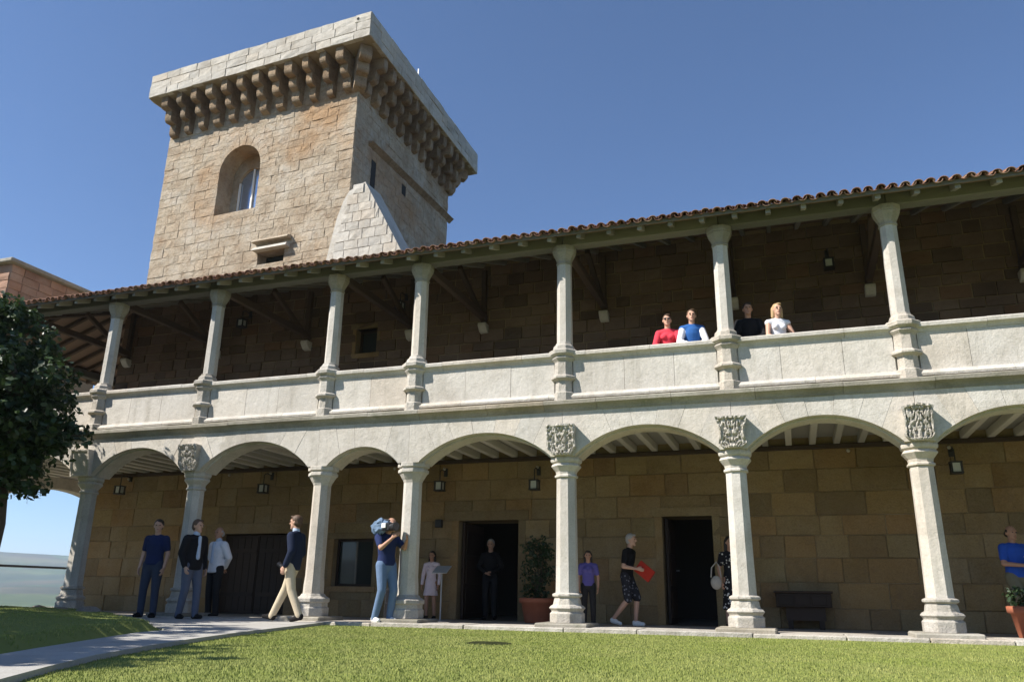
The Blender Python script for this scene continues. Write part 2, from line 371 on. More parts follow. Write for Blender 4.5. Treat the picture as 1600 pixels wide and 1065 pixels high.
# ------------------------------------------------------------------ setting: terrain, lawn, path
def hnoise(x, y, s, k=0):
    return (np.sin(x/s*1.3+1.7*k)*np.cos(y/s*1.1-.6*k)+.5*np.sin(x/s*2.7+y/s*1.9+k)+.25*np.sin(x/s*5.3-y/s*4.7+2*k))
na, rad = 220, np.concatenate([np.linspace(0, 40, 12), np.geomspace(44, 4200, 90)])
A, RR = np.meshgrid(np.linspace(0, 2*np.pi, na, endpoint=False), rad)
TX, TY = RR*np.cos(A), RR*np.sin(A)-2
dx = np.maximum(np.maximum(-20.9-TX, TX-55), 0); dy = np.maximum(np.maximum(-60-TY, TY-55), 0); dd = np.hypot(dx, dy)
sm = lambda a: np.clip(a, 0, 1)**2*(3-2*np.clip(a, 0, 1))
TZ = -.35-62*sm(dd/190)-6*sm(dd/6)
far = sm((RR-500)/1500); TZ += far*(66+9*hnoise(TX, TY, 260, 1)) + sm((RR-2000)/1300)*(112+13*hnoise(TX, TY, 700, 2)+5*hnoise(TX, TY, 170, 4))
V = np.stack([TX, TY, TZ], -1).reshape(-1, 3)
nr = len(rad); I, J = np.meshgrid(np.arange(nr-1), np.arange(na), indexing='ij')
Fq = np.stack([I*na+J, I*na+(J+1) % na, (I+1)*na+(J+1) % na, (I+1)*na+J], -1).reshape(-1, 4)
kind(link(bpy.data.objects.new('terrain', np_mesh('terrain', V, Fq, 'countryside', True))), 'structure')
LAWN_Z, PATH_Z, FLOOR_Z = -.065, -.02, -.05
m = MB(); m.box(-20.4, 40, -50, -.45, -.4, LAWN_Z); kind(m.obj('lawn', 'lawn_soil'), 'structure')
P2 = lambda px, py: on_z(px, py, PATH_Z).to_2d()
lawn_side = [Vector((-2.2, -12.6)), P2(-60, 1076), P2(0, 1060), P2(75, 1040), P2(150, 1022), P2(230, 1008), P2(300, 997), P2(380, 986), P2(450, 978), Vector((-7.75, -.46))]
bed_side = [Vector((-12.4, -.46)), P2(262, 983), P2(215, 987), P2(130, 1000), P2(60, 1011), P2(0, 1021), P2(-60, 1031), Vector((-4.6, -13.2))]
path_poly = lawn_side+bed_side
m = MB(); m.prism([(p.x, p.y, LAWN_Z-.05) for p in path_poly], 0, (0, 0, PATH_Z-LAWN_Z+.05)); kind(m.obj('path', 'paving'), 'structure')
bed_poly = [Vector((-12.5, -.52))]+[b+Vector((-.03, -.02)) for b in bed_side[1:]]+[Vector((-20, -13.2)), Vector((-20.3, -.52))]
def in_poly(x, y, poly):
    c = np.zeros(x.shape, bool); n = len(poly)
    for i in range(n):
        a, b = poly[i], poly[(i+1) % n]
        c ^= ((a.y > y) != (b.y > y)) & (x < (b.x-a.x)*(y-a.y)/(b.y-a.y+1e-12)+a.x)
    return c
def dist_poly(x, y, poly):
    d = np.full(x.shape, 1e9); n = len(poly)
    for i in range(n):
        a, b = poly[i], poly[(i+1) % n]; e = b-a; L = e.length_squared+1e-12
        t_ = np.clip(((x-a.x)*e.x+(y-a.y)*e.y)/L, 0, 1); d = np.minimum(d, np.hypot(x-a.x-t_*e.x, y-a.y-t_*e.y))
    return d
def bed_h(x, y):
    d = np.where(in_poly(x, y, bed_poly), dist_poly(x, y, bed_poly), 0)
    return LAWN_Z-.02+.17*sm(d/.22)+.07*sm((d-.2)/1.6)+.015*hnoise(x, y, .5)*sm(d/.4)
gx, gy = np.arange(-20.4, -4, .16), np.arange(-13.3, -.4, .16)
GX, GY = np.meshgrid(gx, gy, indexing='ij'); GZ = bed_h(GX, GY)
ny = len(gy); I, J = np.meshgrid(np.arange(len(gx)-1), np.arange(ny-1), indexing='ij')
Q = np.stack([I*ny+J, (I+1)*ny+J, (I+1)*ny+J+1, I*ny+J+1], -1).reshape(-1, 4)
zz = GZ.ravel()[Q].max(1); Q = Q[zz > LAWN_Z-.01]
kind(link(bpy.data.objects.new('lawn_bed', np_mesh('lawn_bed', np.stack([GX, GY, GZ], -1).reshape(-1, 3), Q, 'lawn_soil', True))), 'structure')
def blades(name, x, y, z, label, h0=.008, h1=.02, w=.005):
    n = len(x); h = rng.uniform(h0, h1, n); a = rng.uniform(0, 2*np.pi, n); b = rng.uniform(0, 2*np.pi, n); ln = rng.uniform(.1, .7, n)*h
    ww = w*rng.uniform(.7, 1.4, n); cx, cy = np.cos(a)*ww, np.sin(a)*ww
    v = np.empty((n, 3, 3), np.float32)
    v[:, 0] = np.stack([x-cx, y-cy, z-.01], -1); v[:, 1] = np.stack([x+cx, y+cy, z-.01], -1)
    v[:, 2] = np.stack([x+np.cos(b)*ln, y+np.sin(b)*ln, z+h], -1)
    o = link(bpy.data.objects.new(name, np_mesh(name, v.reshape(-1, 3), np.arange(3*n).reshape(n, 3), 'grass')))
    kind(o, 'stuff'); tag(o, label, 'grass'); return o
n = 420000
x = rng.uniform(-8.6, 8.0, n); y = -.57-(8.6)*rng.uniform(0, 1, n)**.85
ok = ~in_poly(x, y, path_poly) & (bed_h(x, y) < LAWN_Z-.005) & (x < .72*(y+13.14)+1.5) & (x > -1.35*(y+13.14)-1)
ok &= ((x-(-3.41))/.24)**2+((y-(-4.01))/.22)**2 > rng.uniform(.6, 1.3, n)                # a small bare hollow in the turf
x, y = x[ok], y[ok]; hmod = .5+.5*np.clip(hnoise(x, y, .8, 3), -1, 1)
blades('grass', x, y, np.full(len(x), LAWN_Z), 'sunlit mown green grass of the lawn in front of the arcade')
n = 90000
x = rng.uniform(-19, -6.3, n); y = rng.uniform(-8.5, -.55, n); z = bed_h(x, y); ok = (z > LAWN_Z+.03) & (x > -1.35*(y+13.14)-1); x, y, z = x[ok], y[ok], z[ok]
blades('grass', x, y, z, 'shaded grass on the raised bed under the leafy tree')
m = MB(); r_ = random.Random(3)
m.lathe([(.24, -.004), (.27, .002), (.25, .012), (.16, .006), (.05, .005)], (-3.41, -4.01, LAWN_Z), 22, sx=1, sy=.9)
m.v = [(a, b, c+r_.uniform(-.003, .006)) for a, b, c in m.v]
tag(m.obj('turf_hollow', 'shade_soil'), 'small bare hollow in the sunlit lawn with its shade painted dark', 'hollow')

# ------------------------------------------------------------------ gallery building
B = thing('gallery_building', (-6, 3.4, FLOOR_Z), 'long two-storey stone palace wing with arcade below and columned gallery above', 'building')
XC = [-20.0, -17.0, -14.01, -11.25, -8.34, -6.45, -3.57, -.78, 1.88, 4.60, 7.40]
W = 3.4; XL, XR = -17.35, 8.8
ZS, ZC = 2.72, 3.468
m = MB(); m.box(-20.45, XR, -.2, 9.3, -.35, FLOOR_Z); m.box(-20.45, -17.0, 9.3, 12.0, -.35, FLOOR_Z-.002)
m.obj('porch_floor', 'porch_floor', B)
x = -20.5; r_ = random.Random(5); k = 0
while x < XR:
    L = r_.uniform(1.0, 1.7); dz = r_.uniform(-.008, .006)
    m = MB(); m.box(x, x+L-.012, -.52+r_.uniform(-.012, .012), .36, -.34, dz-.004); m.obj('curb_stone', 'granite_carved', B, bevel=.012); x += L
# --- columns of the arcade
def arcade_column(cx, cy, style):
    if style == 'pier':
        sh = [(.19, .42), (.185, .60), (.172, .75), (.165, 2.38)]
        ba = [(.30, .06), (.30, .20), (.275, .215), (.275, .29), (.305, .30), (.305, .36), (.235, .40), (.21, .44)]
        ca = [(.165, 2.37), (.185, 2.42), (.20, 2.44), (.245, 2.52), (.28, 2.55), (.28, 2.60), (.255, 2.61), (.255, 2.635), (.29, 2.645), (.29, 2.715)]
    else:
        sh = [(.195, .44), (.188, .55), (.178, 1.2), (.168, 2.38)]
        ba = [(.285, .055), (.285, .20), (.255, .225), (.27, .25), (.30, .28), (.27, .315), (.235, .33), (.215, .42), (.20, .44), (.245, .46), (.245, .495), (.195, .515)]
        ca = [(.165, 2.36), (.20, 2.375), (.20, 2.405), (.175, 2.42), (.185, 2.47), (.235, 2.53), (.26, 2.56), (.245, 2.59), (.225, 2.60), (.265, 2.63), (.275, 2.67), (.255, 2.715)]
    m = MB(); m.lathe(sh, (cx, cy, 0)); o = m.obj('arcade_column', 'granite', B)
    m = MB(); m.lathe(ba, (cx, cy, 0)); m.obj('base', 'granite_carved', o, bevel=.006)
    m = MB(); m.lathe(ca, (cx, cy, 0)); m.obj('capital', 'granite', o, bevel=.004)
    m = MB(); m.box(cx-.43, cx+.43, cy-.43, cy+.4, -.03, .057); m.obj('plinth_slab', 'granite_moss', o, bevel=.02)
    return o
for i, cx in enumerate(XC):
    arcade_column(cx, 0, 'pier' if i in (4, 5) else 'shaft')
for cy in (2.2, 6.65, 10.3): arcade_column(-20, cy, 'shaft')
# --- arches
def arch(fr, u0, u1, apex, n=7):
    O, U, N = fr; hs = .21
    def P(u, z, d): p = O+U*u-N*d; return (p.x, p.y, z)
    a = (u1-u0)/2-hs; uc = (u0+u1)/2; rise = apex-ZS; rad = (a*a+rise*rise)/(2*rise); zc = apex-rad; th = math.asin(a/rad)
    arc = lambda t_, r=rad: (uc+r*math.sin(t_), zc+r*math.cos(t_))
    poly = [(u0, ZS-.012), (u0+hs, ZS-.012)]+[arc(-th+2*th*k/28, rad-.035) for k in range(29)]+[(u1-hs, ZS-.012), (u1, ZS-.012), (u1, ZC+.02), (u0, ZC+.02)]
    m = MB(); m.prism([P(u, z, .13) for u, z in poly], 0, -Vector(N)*.37); core = m.obj('arch', 'granite', B)
    ts = [-th+2*th*k/n for k in range(n+1)]; g = .0016
    for k in range(n):
        low = [arc(ts[k]+(ts[k+1]-ts[k])*q/5) for q in range(6)]
        topu = lambda t_: arc(t_)[0]+(arc(t_)[0]-uc)*.28
        a0, a1 = low[0], low[-1]
        pts = []
        if k == 0: pts += [(u0+g, ZS-.01), (u0+hs, ZS-.01)]
        pts += low
        if k == n-1: pts += [(u1-hs, ZS-.01), (u1-g, ZS-.01), (u1-g, ZC+.01)]
        else: pts += [(min(topu(ts[k+1]), u1-.02), ZC+.01)]
        pts += [(u0+g, ZC+.01)] if k == 0 else [(max(topu(ts[k]), u0+.02), ZC+.01)]
        cu = sum(p[0] for p in pts)/len(pts)
        pts = [(p[0]-(g if p[0] > cu else -g), p[1]) for p in pts]
        dp = random.uniform(-.004, .004)
        m = MB(); m.prism([P(u, z, dp) for u, z in pts], 0, -Vector(N)*.16); m.obj('voussoir', 'granite', core)
FF = frame((0, -.25, 0), (1, 0, 0), (0, -1, 0)); FL = frame((-20.25, 0, 0), (0, -1, 0), (-1, 0, 0))
for i in range(len(XC)-1):
    arch(FF, XC[i], XC[i+1], 3.04 if i == 4 else (3.25 if i in (1, 2, 3) else 3.18), 5 if i == 4 else 7)
for a, b in ((-2.2, 0), (-6.65, -2.2), (-10.3, -6.65)): arch(FL, a, b, 3.2 if b else 3.05)
# --- shields carved over the columns
def shield(i, shape, z0, z1, w, seed):
    cx = XC[i]; n, k = 46, 50; r = random.Random(seed); yb, yf = -.24, -.43
    blobs = []
    for q in range(120): blobs.append((r.uniform(0, .92), r.uniform(.04, .97), r.uniform(.018, .05), r.choice((1, 1, .8, -1, -1))))
    def half(v):                                       # half width at height v (0 bottom .. 1 top)
        if shape == 'square': return w/2*min(1, .62+1.6*v) if v < .25 else w/2*(1+.03*math.sin(v*9))
        if shape == 'cartouche': return w/2*(.80+.20*abs(2*v-.9)**1.5) if v > .12 else w/2*(.55+2.2*v)
        if shape == 'heater': return w/2*(math.sqrt(max(0, 1-((.22-v)/.24)**2))*.98 if v < .22 else .86+.14*abs(2*v-1.05)**2)
        return w/2
    def rel(u, v):
        h = 0
        for (bu, bv, s_, a_) in blobs: h += a_*math.exp(-(((abs(u)-bu)/s_)**2+((v-bv)/(s_*.8))**2)/2)
        e = max(abs(u), abs(2*v-1)); edge = 1 if e > .86 else 0
        return math.tanh(h*2.2)*.024*(shape != 'plain')+edge*.024+(.012 if abs(u) < .05 and shape == 'heater' else 0)
    vs = []; fs = []
    for b in range(k+1):
        v = b/k; hw = half(v)
        for a in range(n+1):
            u = 2*a/n-1
            top = (.10*(1-abs(u))*(v) if shape == 'heater' else 0)
            vs.append((cx+u*hw, yf-rel(u, v)+.02*u*u+.10*(1-v), z0+(z1-z0)*v+top*(z1-z0)))
    for b in range(k):
        for a in range(n): q = b*(n+1)+a; fs.append((q, q+1, q+n+2, q+n+1))
    rim = [b*(n+1) for b in range(k+1)]+[k*(n+1)+a for a in range(1, n+1)]+[b*(n+1)+n for b in range(k-1, -1, -1)]+[a for a in range(n-1, 0, -1)]
    o0 = len(vs); vs += [(cx+(vs[q][0]-cx)*.9, yb+.03, vs[q][2]) for q in rim]
    L = len(rim)
    for q in range(L): fs.append((rim[q], rim[(q+1) % L], o0+(q+1) % L, o0+q))
    m = MB(); m.add(vs, fs); m.obj('carved_shield', 'granite_carved' if shape != 'plain' else 'granite', B)
shield(1, 'plain', 2.70, 3.20, .46, 1); shield(2, 'plain', 2.70, 3.24, .50, 2); shield(3, 'square', 2.72, 3.23, .44, 3)
shield(6, 'square', 2.72, 3.22, .50, 4); shield(7, 'cartouche', 2.72, 3.20, .48, 5); shield(8, 'heater', 2.71, 3.20, .44, 6); shield(9, 'square', 2.72, 3.22, .5, 8)
# --- cornice, balustrade
def run(prof, x0, x1, name, mat, lo, hi, parent, seed, axis='x', gap=.005):
    r = random.Random(seed); x = x0
    while x < x1-.05:
        L = min(r.uniform(lo, hi), x1-x)
        if x1-x-L < .4: L = x1-x
        m = MB(); dz = r.uniform(-.004, .004)
        f = (lambda u, d, z: (u, d, z)) if axis == 'x' else (lambda u, d, z: (-20+d, u, z))
        m.prism([f(x+gap/2, d, z+dz) for d, z in prof], 0, (L-gap, 0, 0) if axis == 'x' else (0, L-gap, 0)); m.obj(name, mat, parent)
        x += L
m = MB(); m.box(-20.1, XR, -.1, 9.2, 3.545, 3.62); floor_up = m.obj('gallery_floor', 'wood_pale_board', B)
corn = [(-.24, 3.47), (-.265, 3.475), (-.275, 3.51), (-.30, 3.545), (-.345, 3.575), (-.372, 3.58), (-.378, 3.635), (-.36, 3.652), (-.16, 3.70), (.1, 3.70), (.1, 3.47)]
CN = MB().box(-20.0, XR, -.09, .09, 3.43, 3.69).obj('cornice', 'granite', B)
run(corn, -20.45, XR, 'cornice_stone', 'granite_moss', .9, 1.7, CN, 11)
run([(d, z) for d, z in corn], -.2, 10, 'cornice_stone', 'granite_moss', .9, 1.7, CN, 12, 'y')
base = [(-.16, 3.70), (-.215, 3.705), (-.225, 3.74), (-.20, 3.765), (-.185, 3.79), (-.14, 3.81), (.06, 3.81), (.06, 3.70)]
run(base, -20.2, XR, 'balustrade_base', 'granite', 1.0, 1.8, B, 13); run(base, .1, 10, 'balustrade_base', 'granite', 1., 1.8, B, 13, 'y')
cap = [(-.135, 4.405), (-.152, 4.41), (-.16, 4.435), (-.185, 4.462), (-.218, 4.472), (-.225, 4.478), (-.23, 4.53), (-.215, 4.548), (.10, 4.552), (.11, 4.47), (.06, 4.405)]
BAL = MB().box(-20.1, XR, -.10, .03, 3.8, 4.408).obj('balustrade', 'granite', B)
BAL2 = MB().box(-20.1, -19.97, .1, 10, 3.8, 4.408).obj('balustrade', 'granite', B)
run(cap, -20.25, XR, 'coping_stone', 'granite', 1.0, 2.0, BAL, 14); run(cap, .1, 10, 'coping_stone', 'granite', 1.0, 2.0, BAL2, 15, 'y')
for i in range(len(XC)-1):
    a, b = XC[i]+.17, XC[i+1]-.17; n = 3 if b-a > 2 else 2; cuts = sorted([a, b]+[a+(b-a)*(q/n)+random.uniform(-.15, .15) for q in range(1, n)])
    for p, q in zip(cuts[:-1], cuts[1:]):
        dp = random.uniform(-.003, .003); m = MB(); m.box(p+.003, q-.003, -.14+dp, -.08, 3.805, 4.407); m.obj('panel', 'granite', BAL)
# --- columns of the gallery
def gallery_column(cx, cy):
    m = MB(); m.lathe([(.142, 4.72), (.132, 6.26)], (cx, cy, 0)); o = m.obj('gallery_column', 'granite', B)
    m = MB(); m.lathe([(.13, 6.24), (.15, 6.255), (.15, 6.28), (.135, 6.29), (.15, 6.34), (.195, 6.43), (.215, 6.47), (.215, 6.50), (.225, 6.505), (.225, 6.592)], (cx, cy, 0)); m.obj('capital', 'granite_moss', o, bevel=.004)
    m = MB(); m.lathe([(.20, 3.66), (.20, 3.81), (.16, 3.83), (.155, 4.02), (.16, 4.03), (.235, 4.06), (.235, 4.095), (.18, 4.13), (.17, 4.36), (.18, 4.38), (.225, 4.43), (.20, 4.46), (.27, 4.50), (.275, 4.56), (.245, 4.585), (.2, 4.59), (.19, 4.66), (.15, 4.70), (.142, 4.73)], (cx, cy-.05, 0))
    m.obj('pedestal', 'granite_carved', o, bevel=.004)
for cx in XC: gallery_column(cx, -.05)
for cy in (2.2, 6.65, 10.3): gallery_column(-20.05+.0, cy)
# --- porch ceiling: pale joists and boards
m = MB(); m.box(-20.1, XR, .1, 9.2, 3.50, 3.544); m.obj('ceiling_boards', 'wood_pale_board', B)
x = -19.8
while x < XR-.2:
    m = MB(); m.box(x, x+.12, .2, W+.05, 3.345, 3.499); m.obj('joist', 'wood_pale', B, bevel=.01); x += .44
m = MB(); m.box(XL, XR, W-.10, W+.0, 3.26, 3.343); m.obj('wall_plate', 'wood_brown', B, bevel=.01)
# --- back wall with its doors and windows
DOORS = [(-6.94, -5.56, -.05, 2.0), (-2.50, -1.51, -.05, 2.02), (-13.25, -11.25, -.05, 1.78)]
WIN = (-10.05, -9.02, .60, 1.64); UPW = (-9.88, -9.30, 6.08, 6.72)
holes = DOORS+[WIN, UPW]
FW = frame((0, W, 0), (1, 0, 0), (0, -1, 0))
m = MB(); wall_with_holes(m, XL, XR, -.3, 8.1, holes, FW, .75); BW = m.obj('back_wall', 'ochre_joint', B)
low = courses(XL, 5.9, -.05, 3.28, (.30, .46), (.42, .98), DOORS+[WIN], 21, (2.0,))
low = [q for q in low if q[3]-q[2] > .03]
vis = sorted(low, key=lambda q: -(q[1]-q[0])*(q[3]-q[2])); single = set(vis[:295])
lay([q for q in low if q in single], FW, 'ochre_wall', BW, True, .14, .02, .008, 'stone', 2)
lay([q for q in low if q not in single], FW, 'ochre_wall', BW, False, .14, .02, .008, 'small_stones', 3)
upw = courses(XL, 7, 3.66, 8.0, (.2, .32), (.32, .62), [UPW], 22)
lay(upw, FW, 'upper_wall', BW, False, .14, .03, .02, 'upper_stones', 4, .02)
FE = frame((XL, W, 0), (0, -1, 0), (-1, 0, 0))
m = MB(); m.box(XL, XL+.7, W+.75, 9.2, -.3, 8.0); m.box(XL, XR, 8.6, 9.25, -.3, 7.9); m.box(XR-.3, XR, -.2, 9.2, -.3, 7.6); m.obj('end_walls', 'plaster_in', B)
lay(courses(-5.8, 0, -.05, 3.3, (.32, .46), (.5, 1.), [], 31)+courses(-5.8, 0, 3.66, 7.8, (.22, .34), (.4, .7), [], 32), FE, 'ochre_wall', BW, False, .14, .03, .014, 'end_stones', 5)
# door frames of dressed stone, leaves
def surround(q, w, top=True, d=.035, sill=False):
    a, b, c, e = q; m = MB()
    m.box(a-w, a-.001, W-d, W+.3, max(c, -.05), e); m.box(b+.001, b+w, W-d, W+.3, max(c, -.05), e)
    if top: m.box(a-w-.06, b+w+.06, W-d-.008, W+.3, e, e+w*1.25)
    if sill: m.box(a-w, b+w, W-d-.03, W+.3, c-.12, c-.001)
    return m.obj('door_surround' if not sill else 'window_surround', 'ochre_wall', B, bevel=.008)
surround(DOORS[0], .17); surround(DOORS[1], .15); surround(WIN, .11, True, .035, True); surround(UPW, .1, True, .03, True); surround(DOORS[2], .2)
def leaf(x, y0, y1, z0, z1):
    m = MB(); m.box(x, x+.055, y0, y1, z0, z1); o = m.obj('door', 'wood_door', B)
    for j in range(3):
        za = z0+.12+(z1-z0-.2)*j/3; m = MB(); m.box(x+.054, x+.075, y0+.1, y1-.1, za, za+(z1-z0)/3-.16); m.obj('panel', 'wood_door', o, bevel=.008)
    m = MB(); m.tube([(x+.05, y1-.08, 1.0), (x+.13, y1-.08, 1.0), (x+.13, y1-.18, 1.0)], .012, 6); m.obj('handle', 'grey_metal', o)
leaf(-6.9, W+.12, W+1.3, -.04, 1.97); leaf(-2.46, W+.12, W+1.05, -.04, 1.99)
for s in (0, 1):                                        # the closed double gate
    a = DOORS[2][0]+s*1.0+.01
    m = MB(); m.box(a, a+.98, W+.22, W+.28, -.04, 1.76); g = m.obj('gate_leaf', 'wood_door', B)
    for j in range(5):
        m = MB(); m.box(a+.02+j*.19, a+.20+j*.19, W+.195, W+.222, .02, 1.72); m.obj('plank', 'wood_door', g, bevel=.006)
    for z in (.35, 1.35): m = MB(); m.box(a+.03, a+.95, W+.178, W+.196, z, z+.09); m.obj('ledge', 'wood_door', g, bevel=.005)
def window(q, mul, depth):
    a, b, c, e = q; w = .055; m = MB()
    m.box(a, a+w, W+depth, W+depth+.05, c, e); m.box(b-w, b, W+depth, W+depth+.05, c, e); m.box(a+w, b-w, W+depth, W+depth+.05, c, c+w); m.box(a+w, b-w, W+depth, W+depth+.05, e-w, e)
    o = m.obj('window', 'wood_door', B)
    n = mul+1
    for j in range(n):
        x0, x1 = a+w+(b-a-2*w)*j/n, a+w+(b-a-2*w)*(j+1)/n
        m = MB(); m.box(x0+.012, x1-.012, W+depth+.02, W+depth+.028, c+w, e-w); m.obj('pane', 'window_glass', o)
        if j: m = MB(); m.box(x0-.022, x0+.022, W+depth-.012, W+depth+.055, c+w, e-w); m.obj('mullion', 'wood_weathered', o)
window(WIN, 1, .16); window(UPW, 0, .2)
# --- gallery roof: beams, rafters, ties
RS = .36; zr = lambda y: 6.745-RS*(-y)                  # underside of the rafters
EY = -.52
for i in range(len(XC)-1):
    m = MB(); m.box(XC[i]+.004, XC[i+1]-.004, -.17, .07, 6.592, 6.80+random.uniform(-.01, .01)); m.obj('eave_beam', 'wood_weathered', B, bevel=.012)
for a, b in ((0, 2.2), (2.2, 6.65), (6.65, 10.3)):
    m = MB(); m.box(-20.17, -19.93, a+.08, b-.004, 6.592, 6.80); m.obj('eave_beam', 'wood_weathered', B, bevel=.012)
x = -19.75
while x < XR-.1:
    y1 = 3.5 if x > -17.6 else max(.4, (x+20.05))        # hip rafters at the corner are short
    m = MB(); m.hexa([(x, EY, zr(EY)), (x+.085, EY, zr(EY)), (x+.085, y1, zr(y1)), (x, y1, zr(y1))], [(x, EY, zr(EY)+.105), (x+.085, EY, zr(EY)+.105), (x+.085, y1, zr(y1)+.105), (x, y1, zr(y1)+.105)])
    m.obj('rafter', 'wood_rafter', B, bevel=.006); x += .55+random.uniform(-.02, .02)
yy = .3
while yy < 9.8:
    x1 = -17.2 if yy > 3.1 else -20.05+yy
    zl = lambda xx: 6.745-RS*(-20.0-xx)
    x0 = -20.52
    if x1-x0 > .7:
        m = MB(); m.hexa([(x0, yy, zl(x0)), (x1, yy, zl(x1)), (x1, yy+.085, zl(x1)), (x0, yy+.085, zl(x0))], [(x0, yy, zl(x0)+.105), (x1, yy, zl(x1)+.105), (x1, yy+.085, zl(x1)+.105), (x0, yy+.085, zl(x0)+.105)])
        m.obj('rafter', 'wood_brown', B)
    yy += .55
for i, cx in enumerate(XC):
    if cx < -17.2: continue
    m = MB(); m.beam((cx, .05, 6.66), (cx, W+.05, 6.66), .13, .15); m.obj('tie_beam', 'wood_brown', B, bevel=.01)
    m = MB(); m.beam((cx, W-.10, 6.50), (cx, W-.10, 7.85), .11, .12, (0, 1, 0)); m.obj('wall_post', 'wood_brown', B, bevel=.01)
    m = MB(); m.beam((cx, W-.15, 6.60), (cx, 1.75, 7.32), .10, .12); m.obj('strut', 'wood_brown', B, bevel=.01)
    m = MB(); m.prism([(cx-.1, W+.1, 6.50), (cx-.1, W-.24, 6.50), (cx-.1, W-.24, 6.43), (cx-.1, W-.12, 6.30), (cx-.1, W+.1, 6.26)], 0, (.2, 0, 0)); m.obj('corbel', 'granite', B, bevel=.01)
m = MB(); m.beam((-20.0, .0, 6.80), (-17.35, 2.9, 7.80), .13, .17); m.obj('hip_rafter', 'wood_brown', B)
# roof skin: boards (wood), field of tiles above, separate tiles along the eave
zb = lambda d: 6.745+.106+RS*d
def roof_faces(lift, name, mat, parent, corrug=False):
    XA, YA, YR, XRr = -20.6, -.56, 6.4, -20.6+6.96
    H = lambda d: 6.745+.107+lift+RS*(d-.0)
    zE = H(-.56); zR = H(YR); yb = YR+(zR-zE)/RS
    m = MB(); q = [(XA, YA, zE), (XR+.3, YA, zE), (XR+.3, YR, zR), (XRr, YR, zR), (XA, yb, zE), (XR+.3, yb, zE)]
    t_ = .03
    if not corrug:
        vs = q+[(a, b, c+t_) for a, b, c in q]
        fs = [(0, 1, 2, 3), (4, 0, 3), (5, 4, 3, 2), (9, 8, 7, 6), (9, 6, 10), (8, 9, 10, 11), (0, 6, 7, 1), (4, 10, 6, 0), (1, 7, 8, 2), (2, 8, 11, 5), (5, 11, 10, 4)]
        m.add(vs, fs); return m.obj(name, mat, parent)
ROOF = roof_faces(0, 'roof', 'wood_plank', B)
m = MB(); m.box(-20.62, XR, -.585, -.562, zb(-.56)-.03, zb(-.56)+.034); m.obj('eave_board', 'wood_weathered', ROOF)
m = MB(); m.box(-20.645, -20.615, -.56, 13.4, zb(-.56)-.03, zb(-.56)+.034); m.obj('eave_board', 'wood_weathered', ROOF)
def tile_geom(conv, L=.46, r0=.074, r1=.06, th=.013):
    vs = []; fs = []; n = 6
    for s, (rr, y) in enumerate(((r0, 0.), (r1, L))):
        for layer in (0, 1):
            for k in range(n+1):
                a = math.pi*k/n; q = rr-layer*th
                z = q*math.sin(a)*.82; vs.append((q*math.cos(a), y, z if conv else -z))
    N1 = n+1
    for k in range(n):
        fs.append((k, k+1, 2*N1+k+1, 2*N1+k)); fs.append((N1+k+1, N1+k, 3*N1+k, 3*N1+k+1)); fs.append((k+1, k, N1+k, N1+k+1))
    return vs, fs
TILE = {}
for cv in (True, False):
    m = MB(); m.add(*tile_geom(cv)); TILE[cv] = m.mesh('tile', 'roof_tile', True)
sl_ang = math.atan(RS); x = -20.55; r_ = random.Random(9)
while x < XR+.2:
    for cv, ox, lift in ((True, 0, .055), (False, .09, .08)):
        y0 = -.66+r_.uniform(-.025, .025); z0 = zb(y0)+lift+r_.uniform(-.008, .008)
        mw = Matrix.Translation((x+ox+r_.uniform(-.01, .01), y0, z0)) @ Matrix.Rotation(r_.uniform(-.05, .05), 4, 'Z') @ Matrix.Rotation(sl_ang, 4, 'X')
        link(bpy.data.objects.new('cover_tile' if cv else 'pan_tile', TILE[cv]), ROOF, mw)
    x += .18
mb = MB(); gv, gf = tile_geom(True)
for row in range(1, 17):                                  # rows above the eave, too many to take one by one
    x = -20.55+row*.42*1.0
    while x < XR+.2:
        y0 = -.66+row*.42+r_.uniform(-.015, .015)
        for cv, ox, lift in ((True, 0, .075),):
            mw = Matrix.Translation((x, y0, zb(y0)+lift+.012)) @ Matrix.Rotation(sl_ang, 4, 'X'); mb.add([mw @ Vector(v) for v in gv], gf)
        x += .18
kind(mb.obj('tile_field', 'roof_tile', ROOF), 'stuff')
mb = MB(); yy = -.4
while yy < 12.9:                                          # tiles along the side eave
    x0 = -20.7; mw = Matrix.Translation((x0, yy, zb(-.66)+.075)) @ Matrix.Rotation(-math.pi/2, 4, 'Z') @ Matrix.Rotation(sl_ang, 4, 'X'); mb.add([mw @ Vector(v) for v in gv], gf); yy += .18
kind(mb.obj('side_eave_tiles', 'roof_tile', ROOF), 'stuff')

# ------------------------------------------------------------------ tower
TA = R(3.5); TO = Vector((-14.59, 10, 0)); TU = Vector((math.cos(TA), -math.sin(TA), 0)); TN = Vector((-math.sin(TA), -math.cos(TA), 0))
TW_, TD_ = 9.6, 8.8
TWR = thing('keep_tower', (-19.4, 14, 0), 'tall square tan stone keep with corbelled pale parapet and arched window', 'tower')
